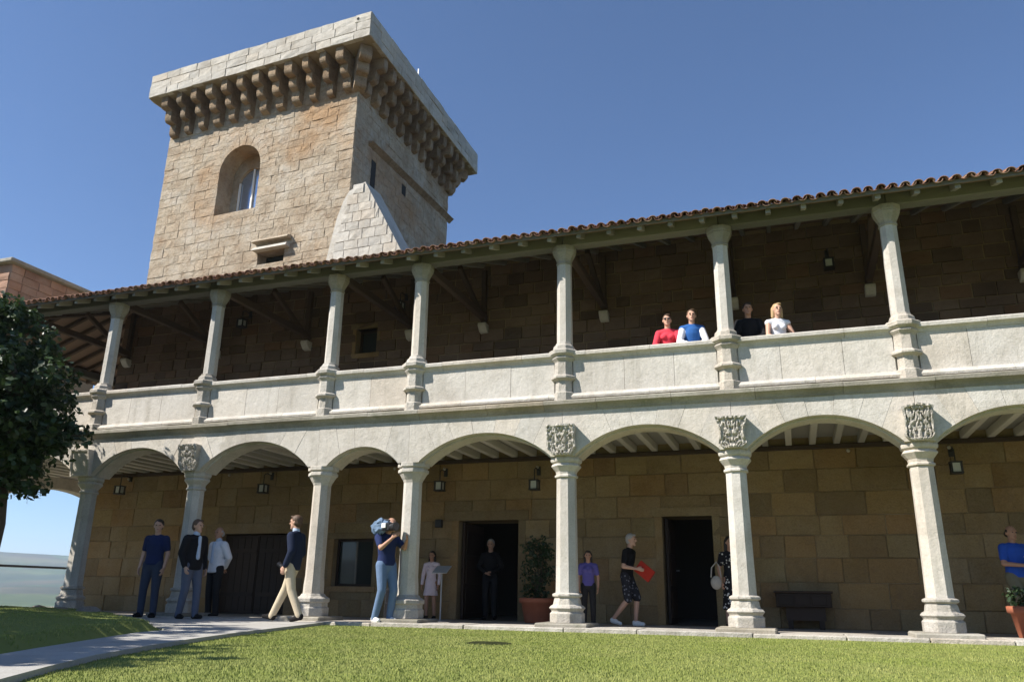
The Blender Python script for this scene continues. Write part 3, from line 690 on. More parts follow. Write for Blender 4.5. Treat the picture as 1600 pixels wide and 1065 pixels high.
# local frames: front u runs from -9.6 (left corner) to 0 (near corner); side u runs from 0 (near corner) to 8.8 (far corner)
FT = frame(TO, TU, TN); SN = Vector((1, 0, 0)); FS = frame(TO, (0, 1, 0), SN)
TL = TO-TU*TW_
AW = (-6.50, -4.42, 14.88, 17.88)                        # arched window opening (bounding box)
SLOT = (-4.0, -2.75, 12.35, 12.85)
def tower_block():
    m = MB(); wall_with_holes(m, -TW_, -.11, 0, 20.7, [AW, SLOT], FT, 1.6)
    return m
m = tower_block()
far = TO+Vector((0, TD_, 0)); farL = TL+Vector((-.3, TD_, 0))
m.add([TO, far, far+Vector((0, 0, 20.62)), TO+Vector((0, 0, 20.62))], [(0, 1, 2, 3)])
m.add([TL, farL, farL+Vector((0, 0, 20.62)), TL+Vector((0, 0, 20.62))], [(0, 1, 2, 3)])
m.add([far, farL, farL+Vector((0, 0, 20.62)), far+Vector((0, 0, 20.62))], [(0, 1, 2, 3)])
m.add([TO+Vector((0, 0, 20.59)), far+Vector((0, 0, 20.59)), farL+Vector((0, 0, 20.59)), TL+Vector((0, 0, 20.59))], [(0, 1, 2, 3)])
TWALL = m.obj('wall', 'tower_joint', TWR)
rects = courses(-TW_, 0, 11.6, 20.0, (.26, .46), (.38, 1.1), [AW, SLOT], 41)
rects = sorted(rects, key=lambda q: -q[2]); sing = [q for q in rects if (q[1]-q[0]) > .2][:298]; ss = set(sing)
lay(sing, FT, 'tower', TWALL, True, .16, .02, .001, 'stone', 42, .010)
lay([q for q in rects if q not in ss], FT, 'tower', TWALL, False, .16, .02, .001, 'lower_stones', 43, .010)
rects = courses(0, TD_, 11.6, 20.0, (.30, .42), (.45, .8), [(1.35, 1.75, 15.6, 16.9), (4.0, 4.4, 16.7, 17.2)], 44)
lay(rects, FS, 'tower', TWALL, False, .16, .02, .001, 'side_stones', 45, .010)
FSL = frame(TL, (.034, -1, 0), (-1, -.034, 0))
lay(courses(-TD_, 0, 11.6, 20.0, (.30, .42), (.5, .9), [], 46), FSL, 'tower', TWALL, False, .2, .03, .01, 'far_side_stones', 47, .014)
for y0, y1, z0, z1 in ((11.38, 11.74, 15.62, 16.88), (14.02, 14.38, 16.72, 17.18)): m = MB(); m.box(TO.x-.02, TO.x+.012, y0, y1, z0, z1); m.obj('slit_shade', 'void_shade', TWR)  # solid dark blocks; the shade inside each opening is put into their colour
# arched window: spandrels, splayed back plane with pane
def tp(u, z, d): p = TO+TU*u-TN*d; return (p.x, p.y, z)
uc = (AW[0]+AW[1])/2; ra = (AW[1]-AW[0])/2; zs = AW[3]-ra*1.02
for sgn in (-1, 1):
    arcp = [(uc+sgn*ra*math.cos(a), zs+ra*1.02*math.sin(a)) for a in np.linspace(0, math.pi/2, 13)]
    poly = arcp+[(uc, AW[3]+.01), (uc+sgn*(ra+.01), AW[3]+.01)]
    m = MB(); m.prism([tp(u, z, -.03) for u, z in poly], 0, -TN*.8); m.obj('arch_fill', 'tower', TWR)
for k in range(11):                                     # voussoirs round the opening
    a0, a1 = math.pi*k/11+.012, math.pi*(k+1)/11-.012
    q = lambda a, r: (uc+r*math.cos(a), zs+r*1.02*math.sin(a))
    poly = [q(a0, ra), q(a0, ra+.42), q((a0+a1)/2, ra+.43), q(a1, ra+.42), q(a1, ra), q((a0+a1)/2, ra)]
    m = MB(); m.prism([tp(u, z, -.03-random.uniform(0, .012)) for u, z in poly], 0, -TN*.12); m.obj('voussoir', 'tower', TWALL)
dB = .78
m = MB(); iu0, iu1, iz0, izs = uc-.74, uc+.74, AW[2]+.05, 16.55
ring = [(iu1, iz0), (iu1, izs)]+[(uc+.72*math.cos(a), izs+.72*math.sin(a)) for a in np.linspace(0, math.pi, 13)]+[(iu0, iz0)]
outer = [(uc+ra*1.05, AW[2]-.05), (uc+ra*1.05, zs)]+[(uc+ra*1.05*math.cos(a), zs+ra*1.08*math.sin(a)) for a in np.linspace(0, math.pi, 13)]+[(uc-ra*1.05, AW[2]-.05)]
n = len(ring); m.add([tp(u, z, dB) for u, z in ring]+[tp(u, z, dB) for u, z in outer]+[tp(u, z, dB+.25) for u, z in ring],
      [(i, (i+1) % n, n+(i+1) % n, n+i) for i in range(n)]+[(i, (i+1) % n, 2*n+(i+1) % n, 2*n+i) for i in range(n)])
m.obj('window_reveal', 'tower', TWR)
m = MB(); m.add([tp(u, z, dB+.12) for u, z in ring], [tuple(range(n))]); wnd = m.obj('window', 'pane_sky_tint', TWR)
m = MB()
for u in (uc-.68, uc, uc+.68): m.hexa([tp(u-.035, iz0, dB+.04), tp(u+.035, iz0, dB+.04), tp(u+.035, iz0, dB+.1), tp(u-.035, iz0, dB+.1)], [tp(u-.035, izs+(.7 if u == uc else .15), dB+.04), tp(u+.035, izs+(.7 if u == uc else .15), dB+.04), tp(u+.035, izs+(.7 if u == uc else .15), dB+.1), tp(u-.035, izs+(.7 if u == uc else .15), dB+.1)])
m.obj('window_frame', 'white_paint', wnd)
m = MB(); m.hexa([tp(SLOT[0]-.1, 12.86, -.30), tp(SLOT[1]+.25, 12.86, -.30), tp(SLOT[1]+.25, 12.86, .1), tp(SLOT[0]-.1, 12.86, .1)], [tp(SLOT[0]-.1, 12.98, -.24), tp(SLOT[1]+.25, 12.98, -.24), tp(SLOT[1]+.25, 13.02, .1), tp(SLOT[0]-.1, 13.02, .1)]); m.obj('drip_ledge', 'tower_pale', TWR)
m = MB(); m.hexa([tp(SLOT[0]-.15, 13.2, -.32), tp(SLOT[1]+.3, 13.2, -.32), tp(SLOT[1]+.3, 13.2, .1), tp(SLOT[0]-.15, 13.2, .1)], [tp(SLOT[0]-.15, 13.3, -.26), tp(SLOT[1]+.3, 13.3, -.26), tp(SLOT[1]+.3, 13.36, .1), tp(SLOT[0]-.15, 13.36, .1)]); m.obj('drip_ledge', 'tower', TWR)
m = MB(); m.add([tp(SLOT[0], SLOT[2], .5), tp(SLOT[1], SLOT[2], .5), tp(SLOT[1], SLOT[3], .5), tp(SLOT[0], SLOT[3], .5)], [(0, 1, 2, 3)]); m.obj('window', 'window_glass', TWR)
# string course on the shaded side
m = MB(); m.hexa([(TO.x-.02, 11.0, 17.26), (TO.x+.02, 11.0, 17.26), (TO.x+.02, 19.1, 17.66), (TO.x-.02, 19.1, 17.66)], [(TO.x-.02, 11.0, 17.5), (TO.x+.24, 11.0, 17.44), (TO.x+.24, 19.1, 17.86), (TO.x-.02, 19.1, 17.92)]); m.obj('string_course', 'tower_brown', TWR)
# battered buttress at the near corner
poly = [(-.62, 12.6), (-.40, 13.7), (-.15, 14.4), (.05, 14.70), (.72, 14.95), (2.95, 11.0), (-.9, 11.0)]
m = MB(); m.prism([tp(u, z, -.10) for u, z in poly], 0, -TN*1.05); BT = m.obj('buttress', 'tower_pale', TWR)
bc = []
for q in courses(-.9, 2.9, 11.2, 14.9, (.32, .42), (.4, .75), [], 48):
    lim = .72+(14.95-q[3])*(2.23/3.95); lo = -.85+max(0, q[3]-11.2)*.26
    if q[1] > lim: q = (q[0], lim, q[2], q[3])
    if q[0] < lo: q = (lo, q[1], q[2], q[3])
    if q[1]-q[0] > .12: bc.append(q)
lay(bc, (FT[0]-TN*-.10, TU, TN), 'tower_pale', BT, True, .16, .03, .008, 'stone', 49)
# corbel table and parapet
PO = 1.06
def corbel(pos, N, U, w=.30):
    m = MB(); w *= random.uniform(.85, 1.2); jz = random.uniform(-.05, .05); U = (U+N*random.uniform(-.08, .08)).normalized()
    prof = []
    for (r0_, z0, z1) in ((.30+jz*.6, 19.10+jz, 19.60), (.60-jz*.5, 19.60+jz, 20.08), (.93+jz*.4, 20.08-jz, 20.58)):
        for a in np.linspace(-math.pi/2, 0, 5): prof.append((r0_-.13+.13*math.cos(a), z0+.17+.17*math.sin(a)))
        prof.append((r0_, z1-.02))
    prof = [(-.05, 19.05)]+prof+[(.93, 20.60), (-.05, 20.60)]
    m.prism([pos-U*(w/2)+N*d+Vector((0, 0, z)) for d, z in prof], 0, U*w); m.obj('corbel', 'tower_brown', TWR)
nb = 12
for k in range(nb): corbel(TO-TU*(TW_-.35-(TW_-.7)*k/(nb-1)), TN, TU)
for k in range(nb): corbel(TO+Vector((0, .35+(TD_-.7)*k/(nb-1), 0)), SN, Vector((0, 1, 0)))
corbel(TO+(SN+TN)*.0, (SN+TN).normalized(), (TU+Vector((0, 1, 0))).normalized(), .4)
corbel(far-Vector((.0, 0, 0)), (SN+Vector((0, 1, 0))).normalized(), Vector((-1, 1, 0)).normalized(), .4)
cn = TO+TN*PO+TU*PO; cl = TL+TN*PO-TU*.42; cf = far+Vector((PO, PO, 0)); cb = farL+Vector((-.42, PO, 0))
pz0, pz1 = 20.60, 21.70
m = MB(); I_ = .45
def inset(p): c = (cn+cl+cf+cb)/4; return p+(c-p).normalized()*.62
for a, b in ((cl, cn), (cn, cf), (cf, cb), (cb, cl)):
    A_, B_, C_, D_ = a, b, inset(b), inset(a)
    m.hexa([p+Vector((0, 0, pz0+.01)) for p in (A_, B_, C_, D_)], [p+Vector((0, 0, pz1-.05)) for p in (A_, B_, C_, D_)])
q4 = [cl, cn, cf, cb]; m.add([p+Vector((0, 0, 20.604)) for p in q4], [(0, 1, 2, 3)])
PAR = m.obj('parapet', 'mortar', TWR)
fp = frame(cn, TU, TN); L1 = (cn-cl).length; L2 = (cf-cn).length
pr = courses(-L1, 0.02, pz0, pz1, (.34, .40), (.5, 1.15), [], 51)
pr = [q for q in pr if not (q[2] > 21.3 and q[1] < -L1+.75)]
lay(pr, fp, 'tower_pale', PAR, True, .18, .03, .008, 'block', 52, .015)
lay(courses(0, L2, pz0, pz1, (.34, .40), (.5, 1.1), [], 53), frame(cn, cf-cn, SN), 'tower_pale', PAR, True, .18, .03, .008, 'block', 54, .015)
lay(courses(0, (cl-cb).length, pz0, pz1-.1, (.34, .40), (.5, 1.1), [], 55), frame(cb, cl-cb, (-1, 0, 0)), 'tower_pale', PAR, False, .5, .04, .012, 'far_blocks', 56, .015)
m = MB(); m.beam(cn+Vector((.02, 4.1, 21.65)), cn+Vector((.02, 4.1, 22.0)), .05, .03); m.obj('rod', 'white_paint', TWR)

m = MB(); p_ = cn-TU*.55; m.prism([p_+TN*.035+Vector((.06*math.cos(a), 0, 21.5+.06*math.sin(a))) for a in np.linspace(0, 2*math.pi, 8, endpoint=False)], 0, TN*.03); m.obj('drain_hole_shade', 'void_shade', TWR)  # flat dark disc whose colour stands in for the shade inside the hole

# ------------------------------------------------------------------ low turret behind the roof
TX0, TY0 = -25.3, 5.6
TU_ = thing('stone_turret', (TX0+.6, TY0+2, 8), 'low red stone turret with slab cap rising behind the end of the tiled roof', 'turret')
m = MB(); m.box(TX0-2.6, TX0, TY0, TY0+4.3, 4, 11.35); tb = m.obj('wall', 'mortar', TU_)
lay(courses(0, 4.3, 8.3, 11.35, (.26, .34), (.4, .7), [], 61), frame((TX0, TY0, 0), (0, 1, 0), (1, 0, 0)), 'red_stone', tb, True, .14, .03, .01, 'stone', 62)
lay(courses(0, 2.6, 8.3, 11.35, (.26, .34), (.4, .7), [], 63), frame((TX0-2.6, TY0, 0), (1, 0, 0), (0, -1, 0)), 'red_stone', tb, True, .14, .03, .01, 'stone', 64)
m = MB(); m.hexa([(TX0-2.8, TY0-.25, 11.35), (TX0+.25, TY0-.25, 11.35), (TX0+.25, TY0+4.6, 11.35), (TX0-2.8, TY0+4.6, 11.35)], [(TX0-2.8, TY0-.25, 11.5), (TX0+.25, TY0-.25, 11.5), (TX0+.25, TY0+4.6, 11.5), (TX0-2.8, TY0+4.6, 11.5)])
cp = m.obj('slab', 'granite_moss', TU_, bevel=.03)
m = MB(); m.add([(TX0-2.7, TY0-.15, 11.5), (TX0+.15, TY0-.15, 11.5), (TX0+.15, TY0+4.5, 11.5), (TX0-2.7, TY0+4.5, 11.5), (TX0-1.3, TY0+1.2, 12.0), (TX0-1.3, TY0+3.2, 12.0)], [(0, 1, 4), (1, 2, 5, 4), (2, 3, 5), (3, 0, 4, 5)]); m.obj('cap', 'tower_pale', TU_)

# ------------------------------------------------------------------ trees and plants
def leaf_cloud(centres, sizes, per, ls, seed, mat, flat=.75):
    g = np.random.default_rng(seed); n = len(centres)*per
    c = np.repeat(np.asarray(centres), per, 0); s = np.repeat(np.asarray(sizes), per)
    d = g.normal(size=(n, 3)); d /= np.linalg.norm(d, axis=1)[:, None]; rr = g.uniform(.25, 1, n)**.6
    P = c+d*(s*rr)[:, None]*np.array([1, 1, flat])
    nrm = d*.6+g.normal(size=(n, 3))*.7+np.array([0, 0, .75]); nrm /= np.linalg.norm(nrm, axis=1)[:, None]
    keep = g.uniform(size=n) < np.clip((s/.3)**2, .12, 1); P, nrm = P[keep], nrm[keep]; n = len(P)
    t1 = np.cross(nrm, g.normal(size=(n, 3))); t1 /= np.linalg.norm(t1, axis=1)[:, None]; t2 = np.cross(nrm, t1)
    L = ls*g.uniform(.65, 1.35, n)
    shp = np.array([(0, -.5, 0), (.30, -.22, .05), (.20, 0, .04), (.36, .18, .05), (0, .55, -.06), (-.36, .18, .05), (-.20, 0, .04), (-.30, -.22, .05)])
    V = P[:, None]+L[:, None, None]*(shp[None, :, :1]*t1[:, None]+shp[None, :, 1:2]*t2[:, None]+shp[None, :, 2:]*nrm[:, None])
    b = np.arange(n)[:, None]*8
    T = np.concatenate([b+np.array([q]) for q in ((0, 1, 2), (0, 2, 6), (0, 6, 7), (2, 3, 4), (2, 4, 6), (6, 4, 5))], 0)
    return np_mesh('crown', V.reshape(-1, 3), T, mat)
def tree(base, label, limbs, blobs, per, seed, ls=.15):
    o = thing('broadleaf_tree', base, label, 'tree', None); r = random.Random(seed); base = Vector(base)
    fork = base+Vector(limbs[0]); C, S = [], []
    m = MB(); m.tube([base+Vector((0, 0, -.15)), base+Vector((.01, 0, .12)), base.lerp(fork, .3), base.lerp(fork, .65)+Vector((.04, .03, 0)), fork], [.42, .31, .27, .25, .22], 12)
    for L in limbs[1:]:
        e = base+Vector(L); mid = fork.lerp(e, .5)+Vector((r.uniform(-.15, .15), r.uniform(-.15, .15), .25)); m.tube([fork-Vector((0, 0, .15)), fork.lerp(mid, .5), mid, mid.lerp(e, .6), e], [.17, .14, .10, .07, .03], 8)
        for q in range(7):
            a = mid.lerp(e, r.uniform(0, 1)); f_ = a+Vector((r.uniform(-.6, .6), r.uniform(-.6, .6), r.uniform(-.35, .5))); C += [f_[:], a.lerp(f_, .5)[:]]; S += [.3, .26]; m.tube([a, a.lerp(f_, .5)+Vector((0, 0, .08)), f_], [.04, .028, .01], 5)
    m.obj('trunk', 'bark', o, True)
    for (c, rad3, k) in blobs:
        for q in range(k):
            while True:
                v = Vector((r.uniform(-1, 1), r.uniform(-1, 1), r.uniform(-1, 1)))
                if .15 < v.length < 1: break
            edge = r.random() < .28; v = v.normalized()*(r.uniform(1.02, 1.22) if edge else v.length**.45); C.append((base+Vector(c)+Vector((v.x*rad3[0], v.y*rad3[1], v.z*rad3[2])))[:]); S.append(r.uniform(.12, .2) if edge else r.uniform(.2, .42))
    link(bpy.data.objects.new('crown', leaf_cloud(C, S, per, ls, seed, 'leaf')), o)
    return o
tree((-12.95, -3, .08), 'dark broadleaf tree on the raised bed with leaves hanging over the arcade end',
     [(-.1, .05, 2.2), (-1.6, .3, 3.9), (.5, -.6, 4.2), (-.9, 1.0, 4.6), (-.7, -1.3, 4.1), (.6, .2, 2.9)],
     [((-2.0, -.2, 4.0), (2.3, 1.7, 1.7), 230), ((-.1, .0, 3.3), (.95, 1.1, .85), 70), ((-1.0, 0, 4.6), (.8, 1.2, 1.0), 50), ((.5, -.1, 2.85), (.55, .6, .5), 24), ((.45, 0, 3.5), (.3, .3, .25), 4), ((-.15, 0, 4.35), (.4, .4, .35), 6), ((.5, 0, 2.05), (.28, .25, .2), 6), ((.95, 0, 2.95), (.22, .3, .2), 4), ((-.5, 0, 2.7), (1.1, 1., .6), 60), ((-.3, -1.3, 3.3), (1.3, .9, 1.), 70)], 62, 5, .115)
tree((-11.3, -11.5, .05), 'broadleaf tree beside the path bend that dapples the paving with shade',
     [(0, .05, 2.2), (-1.4, .3, 3.9), (1.2, -.6, 4.2), (-.9, 3.6, 4.0), (.2, -1.3, 4.3)],
     [((.2, .1, 4.2), (2.3, 2.7, 1.3), 400), ((-.7, 2.4, 3.8), (1.4, 1.7, .9), 90), ((-1.0, 4.1, 4.0), (1.8, 1.7, 1.1), 170)], 48, 8, .15)
tree((-17.6, -5.6, .05), 'broadleaf tree on the bed shading the far end of the arcade',
     [(0, .05, 2.2), (-1.4, .3, 3.9), (1.2, -.6, 4.2), (-.7, 1.2, 4.6), (.2, -1.3, 4.3)],
     [((0, 0, 4.2), (3.0, 3.0, 1.6), 280), ((.8, 1.2, 3.6), (1.6, 1.5, 1.), 60)], 36, 12, .16)
def potted(x, y, z, label, top=1.55, n=70):
    o = thing('potted_shrub', (x, y, z), label, 'potted plant')
    m = MB(); m.lathe([(.235, 0), (.25, .02), (.31, .36), (.355, .37), (.36, .46), (.335, .47), (.325, .40), (.05, .40)], (x, y, z), 24); m.obj('pot', 'terracotta', o, True)
    m = MB()
    r = random.Random(4); C = []; S = []
    for k in range(9):
        a = r.uniform(0, 6.28); e = (x+.2*math.cos(a), y+.2*math.sin(a), z+r.uniform(.55, .97)*top); m.tube([(x, y, z+.38), ((x+e[0])/2, (y+e[1])/2, z+.48*top), e], [.018, .013, .006], 5)
    m.obj('stem', 'bark', o)
    for k in range(n):
        h = r.uniform(.48, top); w = .34*math.sin(math.pi*min(1, max(0.12, (h-.38)/(top-.25))))**.6; a = r.uniform(0, 6.28); q = math.sqrt(r.uniform(.05, 1))*w; C.append((x+q*math.cos(a), y+q*math.sin(a), z+h)); S.append(.15)
    link(bpy.data.objects.new('foliage', leaf_cloud(C, S, 80, .065, 9, 'leaf_dark', 1)), o)
potted(-4.94, 2.75, FLOOR_Z, 'leafy shrub in a terracotta pot between the two open doors')
potted(3.30, 1.25, FLOOR_Z, 'terracotta pot with a low clipped plant beside the bare leg of the blue polo man', .66, 16)

# ------------------------------------------------------------------ furniture, lamps, railing
def lantern(x, z, label, y=W, s=1.0, grp='square wall lanterns under the arcade'):
    o = thing('wall_lantern', (x, y-.05, z), label, 'lantern', grp); yc = y-.34; h = .105*s; w = .10*s
    m = MB()
    for sx in (-1, 1):
        for sy in (-1, 1): m.box(x+sx*w-.014, x+sx*w+.014, yc+sy*w-.014, yc+sy*w+.014, z-h, z+h)
    m.box(x-w-.02, x+w+.02, yc-w-.02, yc+w+.02, z-h-.025, z-h+.003); m.box(x-w-.02, x+w+.02, yc-w-.02, yc+w+.02, z+h-.003, z+h+.02)
    m.obj('cage', 'iron', o)
    m = MB(); m.box(x-w+.02, x+w-.02, yc-w+.012, yc+w-.012, z-h+.006, z+h-.006); m.obj('glass', 'lamp_glass', o)
    m = MB(); m.tube([(x, y+.0, z+.42*s), (x, yc+.1, z+.46*s), (x, yc, z+.40*s), (x, yc, z+.12*s)], .012, 6); m.box(x-.04, x+.04, y-.045, y-.02, z+.30*s, z+.52*s); m.obj('bracket', 'iron', o)
    m = MB(); m.ball((x-.02, y-.08, min(z+.50*s, 3.2)), .035); m.obj('junction_cap', 'granite', o)
for px, py, lb in ((187, 765, 'small iron lantern on the shaded wall by the gallery end'), (411, 763, 'iron wall lantern above the closed double gate'), (687, 759, 'iron wall lantern above the small wall box'),
                   (835, 757, 'iron wall lantern between the first door and the carved-shield column'), (1494, 730, 'iron wall lantern beside the heater-shield column')):
    p = on_y(px, py, W-.34); lantern(p.x, p.z, lb, s=.82)
for px, py, lb in ((378, 505, 'iron lantern on the upper gallery wall, left of the small window'), (625, 478, 'iron lantern on the upper gallery wall, right of the small window'), (1295, 412, 'iron lantern high on the upper gallery wall near the blonde woman')):
    p = on_y(px, py, W-.34); lantern(p.x, p.z, lb, s=.82, grp='iron lanterns on the upper gallery wall')
o = thing('wall_box', (-7.6, W, 2.2), 'small black box fixed to the wall left of the first door', 'box')
p = on_y(688, 818, W); m = MB(); m.box(p.x-.075, p.x+.075, W-.13, W-.02, p.z-.085, p.z+.085); m.obj('housing', 'black_plastic', o, bevel=.01)
m = MB(); m.box(p.x-.05, p.x+.05, W-.135, W-.128, p.z-.05, p.z+.05); m.obj('plate', 'iron', o)
# dark wooden chest bench
a, b = on_y(1211, 922, 2.85), on_y(1304, 978, 2.85); z1 = a.z; x0, x1 = a.x, b.x
o = thing('chest_bench', ((x0+x1)/2, 3.05, FLOOR_Z), 'dark wooden chest on a narrower stand against the arcade wall', 'chest')
m = MB(); m.box(x0, x1, 2.85, 3.33, .33, z1-.04); m.obj('chest', 'wood_door', o, bevel=.012)
m = MB(); m.box(x0-.03, x1+.03, 2.82, 3.35, z1-.04, z1); m.obj('lid', 'wood_door', o, bevel=.01)
m = MB()
for j in range(3): m.box(x0+.05+j*(x1-x0-.1)/3, x0+.02+(j+1)*(x1-x0-.1)/3, 2.835, 2.855, .37, z1-.08)
m.obj('panel', 'wood_door', o, bevel=.006)
m = MB(); m.box(x0+.16, x1-.12, 2.95, 3.30, .10, .332); m.obj('stand', 'wood_door', o)
for xx in (x0+.18, x1-.24):
    for yy in (2.97, 3.2): m = MB(); m.box(xx, xx+.09, yy, yy+.09, FLOOR_Z, .101); m.obj('leg', 'wood_door', o)
# lectern sign
p = on_y(690, 905, 2.3); o = thing('lectern_sign', (p.x, 2.3, FLOOR_Z), 'thin lectern sign with pale sloping plate beside the girl in the pale dress', 'sign')
m = MB(); m.tube([(p.x, 2.3, FLOOR_Z), (p.x, 2.3, .88)], .016, 8); m.obj('post', 'grey_metal', o)
m = MB(); m.lathe([(.15, 0), (.15, .012), (.02, .02)], (p.x, 2.3, FLOOR_Z), 20); m.obj('foot', 'grey_metal', o)
m = MB(); m.hexa([(p.x-.15, 2.15, .86), (p.x+.17, 2.15, .86), (p.x+.17, 2.4, 1.0), (p.x-.15, 2.4, 1.0)], [(p.x-.15, 2.145, .875), (p.x+.17, 2.145, .875), (p.x+.17, 2.395, 1.015), (p.x-.15, 2.395, 1.015)]); m.obj('plate', 'grey_metal', o)
# railing across the side opening
o = thing('railing', (-20.2, 4.7, FLOOR_Z), 'thin dark iron railing across the open end of the arcade', 'railing')
m = MB(); m.tube([(-20.1, 2.2, 1.02), (-20.1, 6.65, 1.02)], .032, 8); m.obj('top_rail', 'iron_rail', o)
for yy in (2.6, 6.3): m = MB(); m.tube([(-20.1, yy, FLOOR_Z), (-20.1, yy, 1.02)], .016, 6); m.obj('post', 'iron_rail', o)
for k, (px, py, s) in enumerate(((92, 956, .16), (138, 957, .2), (60, 950, .12))):
    p = on_z(px, py, .06); m = MB(); r = random.Random(70+k); m.ball((0, 0, 0), (s*1.5, s, s*.55), 9, 6)
    m.v = [(p.x+x*r.uniform(.85, 1.15), p.y+y*r.uniform(.85, 1.15), .06+z*r.uniform(.8, 1.15)) for x, y, z in m.v]
    tag(m.obj('boulder', 'rock'), ['brown boulder on the bed below the shaded column base', 'widest flat brown boulder on the shaded bed by the path', 'smallest brown boulder on the shaded bed beside the tree'][k], 'rock')

# ------------------------------------------------------------------ people
SCR = bpy.data.objects.new('scratch', bpy.data.meshes.new('scratch'))
def remesh(mb, name, mat, vox, it=4, fac=.5):
    me = bpy.data.meshes.new('tmp'); me.from_pydata(mb.v, [], mb.f)
    bm = bmesh.new(); bm.from_mesh(me); bmesh.ops.recalc_face_normals(bm, faces=bm.faces); bm.to_mesh(me); bm.free()
    o = bpy.data.objects.new('tmp', me); col.objects.link(o)
    q = o.modifiers.new('r', 'REMESH'); q.mode = 'VOXEL'; q.voxel_size = vox
    if it: w = o.modifiers.new('s', 'SMOOTH'); w.iterations = it; w.factor = fac
    dg = bpy.context.evaluated_depsgraph_get(); res = bpy.data.meshes.new_from_object(o.evaluated_get(dg)); res.name = name
    bpy.data.objects.remove(o); bpy.data.meshes.remove(me)
    res.materials.clear(); res.materials.append(M[mat]); res.polygons.foreach_set('use_smooth', [True]*len(res.polygons)); return res
def cap(mb, p0, p1, r0_, r1_, n=12, flat=1.0, sq=False):           # a tapered capsule; flat squashes it front to back
    p0, p1 = Vector(p0), Vector(p1); d = p1-p0; L = d.length; d = d/L if L > 1e-6 else Vector((0, 0, 1))
    a = Vector((1, 0, 0)); a = (a-d*a.dot(d)); a = a.normalized() if a.length > .2 else d.cross(Vector((0, 1, 0))).normalized()
    b = d.cross(a); pts = []
    for k in range(4): t_ = math.pi/2*(1-k/3.0); pts.append((-r0_*math.sin(t_)*(.12 if sq else 1), r0_*(math.cos(t_)**(.25 if sq else 1))))
    for k in range(4): t_ = math.pi/2*(k/3.0); pts.append((L+r1_*math.sin(t_), r1_*math.cos(t_)))
    vs, fs = [], []
    for (h, r) in pts:
        r = max(r, 1e-4)
        for k in range(n):
            t_ = 2*math.pi*k/n; vs.append(p0+d*h+a*(r*math.cos(t_))+b*(r*flat*math.sin(t_)))
    m_ = len(pts)
    for j in range(m_-1):
        for k in range(n): x, y = j*n+k, j*n+(k+1) % n; fs.append((x, y, y+n, x+n))
    fs += [tuple(range(n-1, -1, -1)), tuple(range((m_-1)*n, m_*n))]
    mb.add(vs, fs)
DEF = dict(pelvis=(0, 0, .95), waist=(0, 0, 1.08), chest=(0, 0, 1.29), neck=(0, .012, 1.47), head=(0, -.012, 1.625),
           sL=(.168, .005, 1.385), sR=(-.168, .005, 1.385), eL=(.235, .03, 1.13), eR=(-.235, .03, 1.13), wL=(.235, -.05, .88), wR=(-.235, -.05, .88),
           hL=(.09, 0, .93), hR=(-.09, 0, .93), kL=(.105, -.015, .50), kR=(-.105, -.015, .50), aL=(.11, .03, .085), aR=(-.11, .03, .085))
UPPER = ('waist', 'chest', 'neck', 'head', 'sL', 'sR', 'eL', 'eR', 'wL', 'wR')
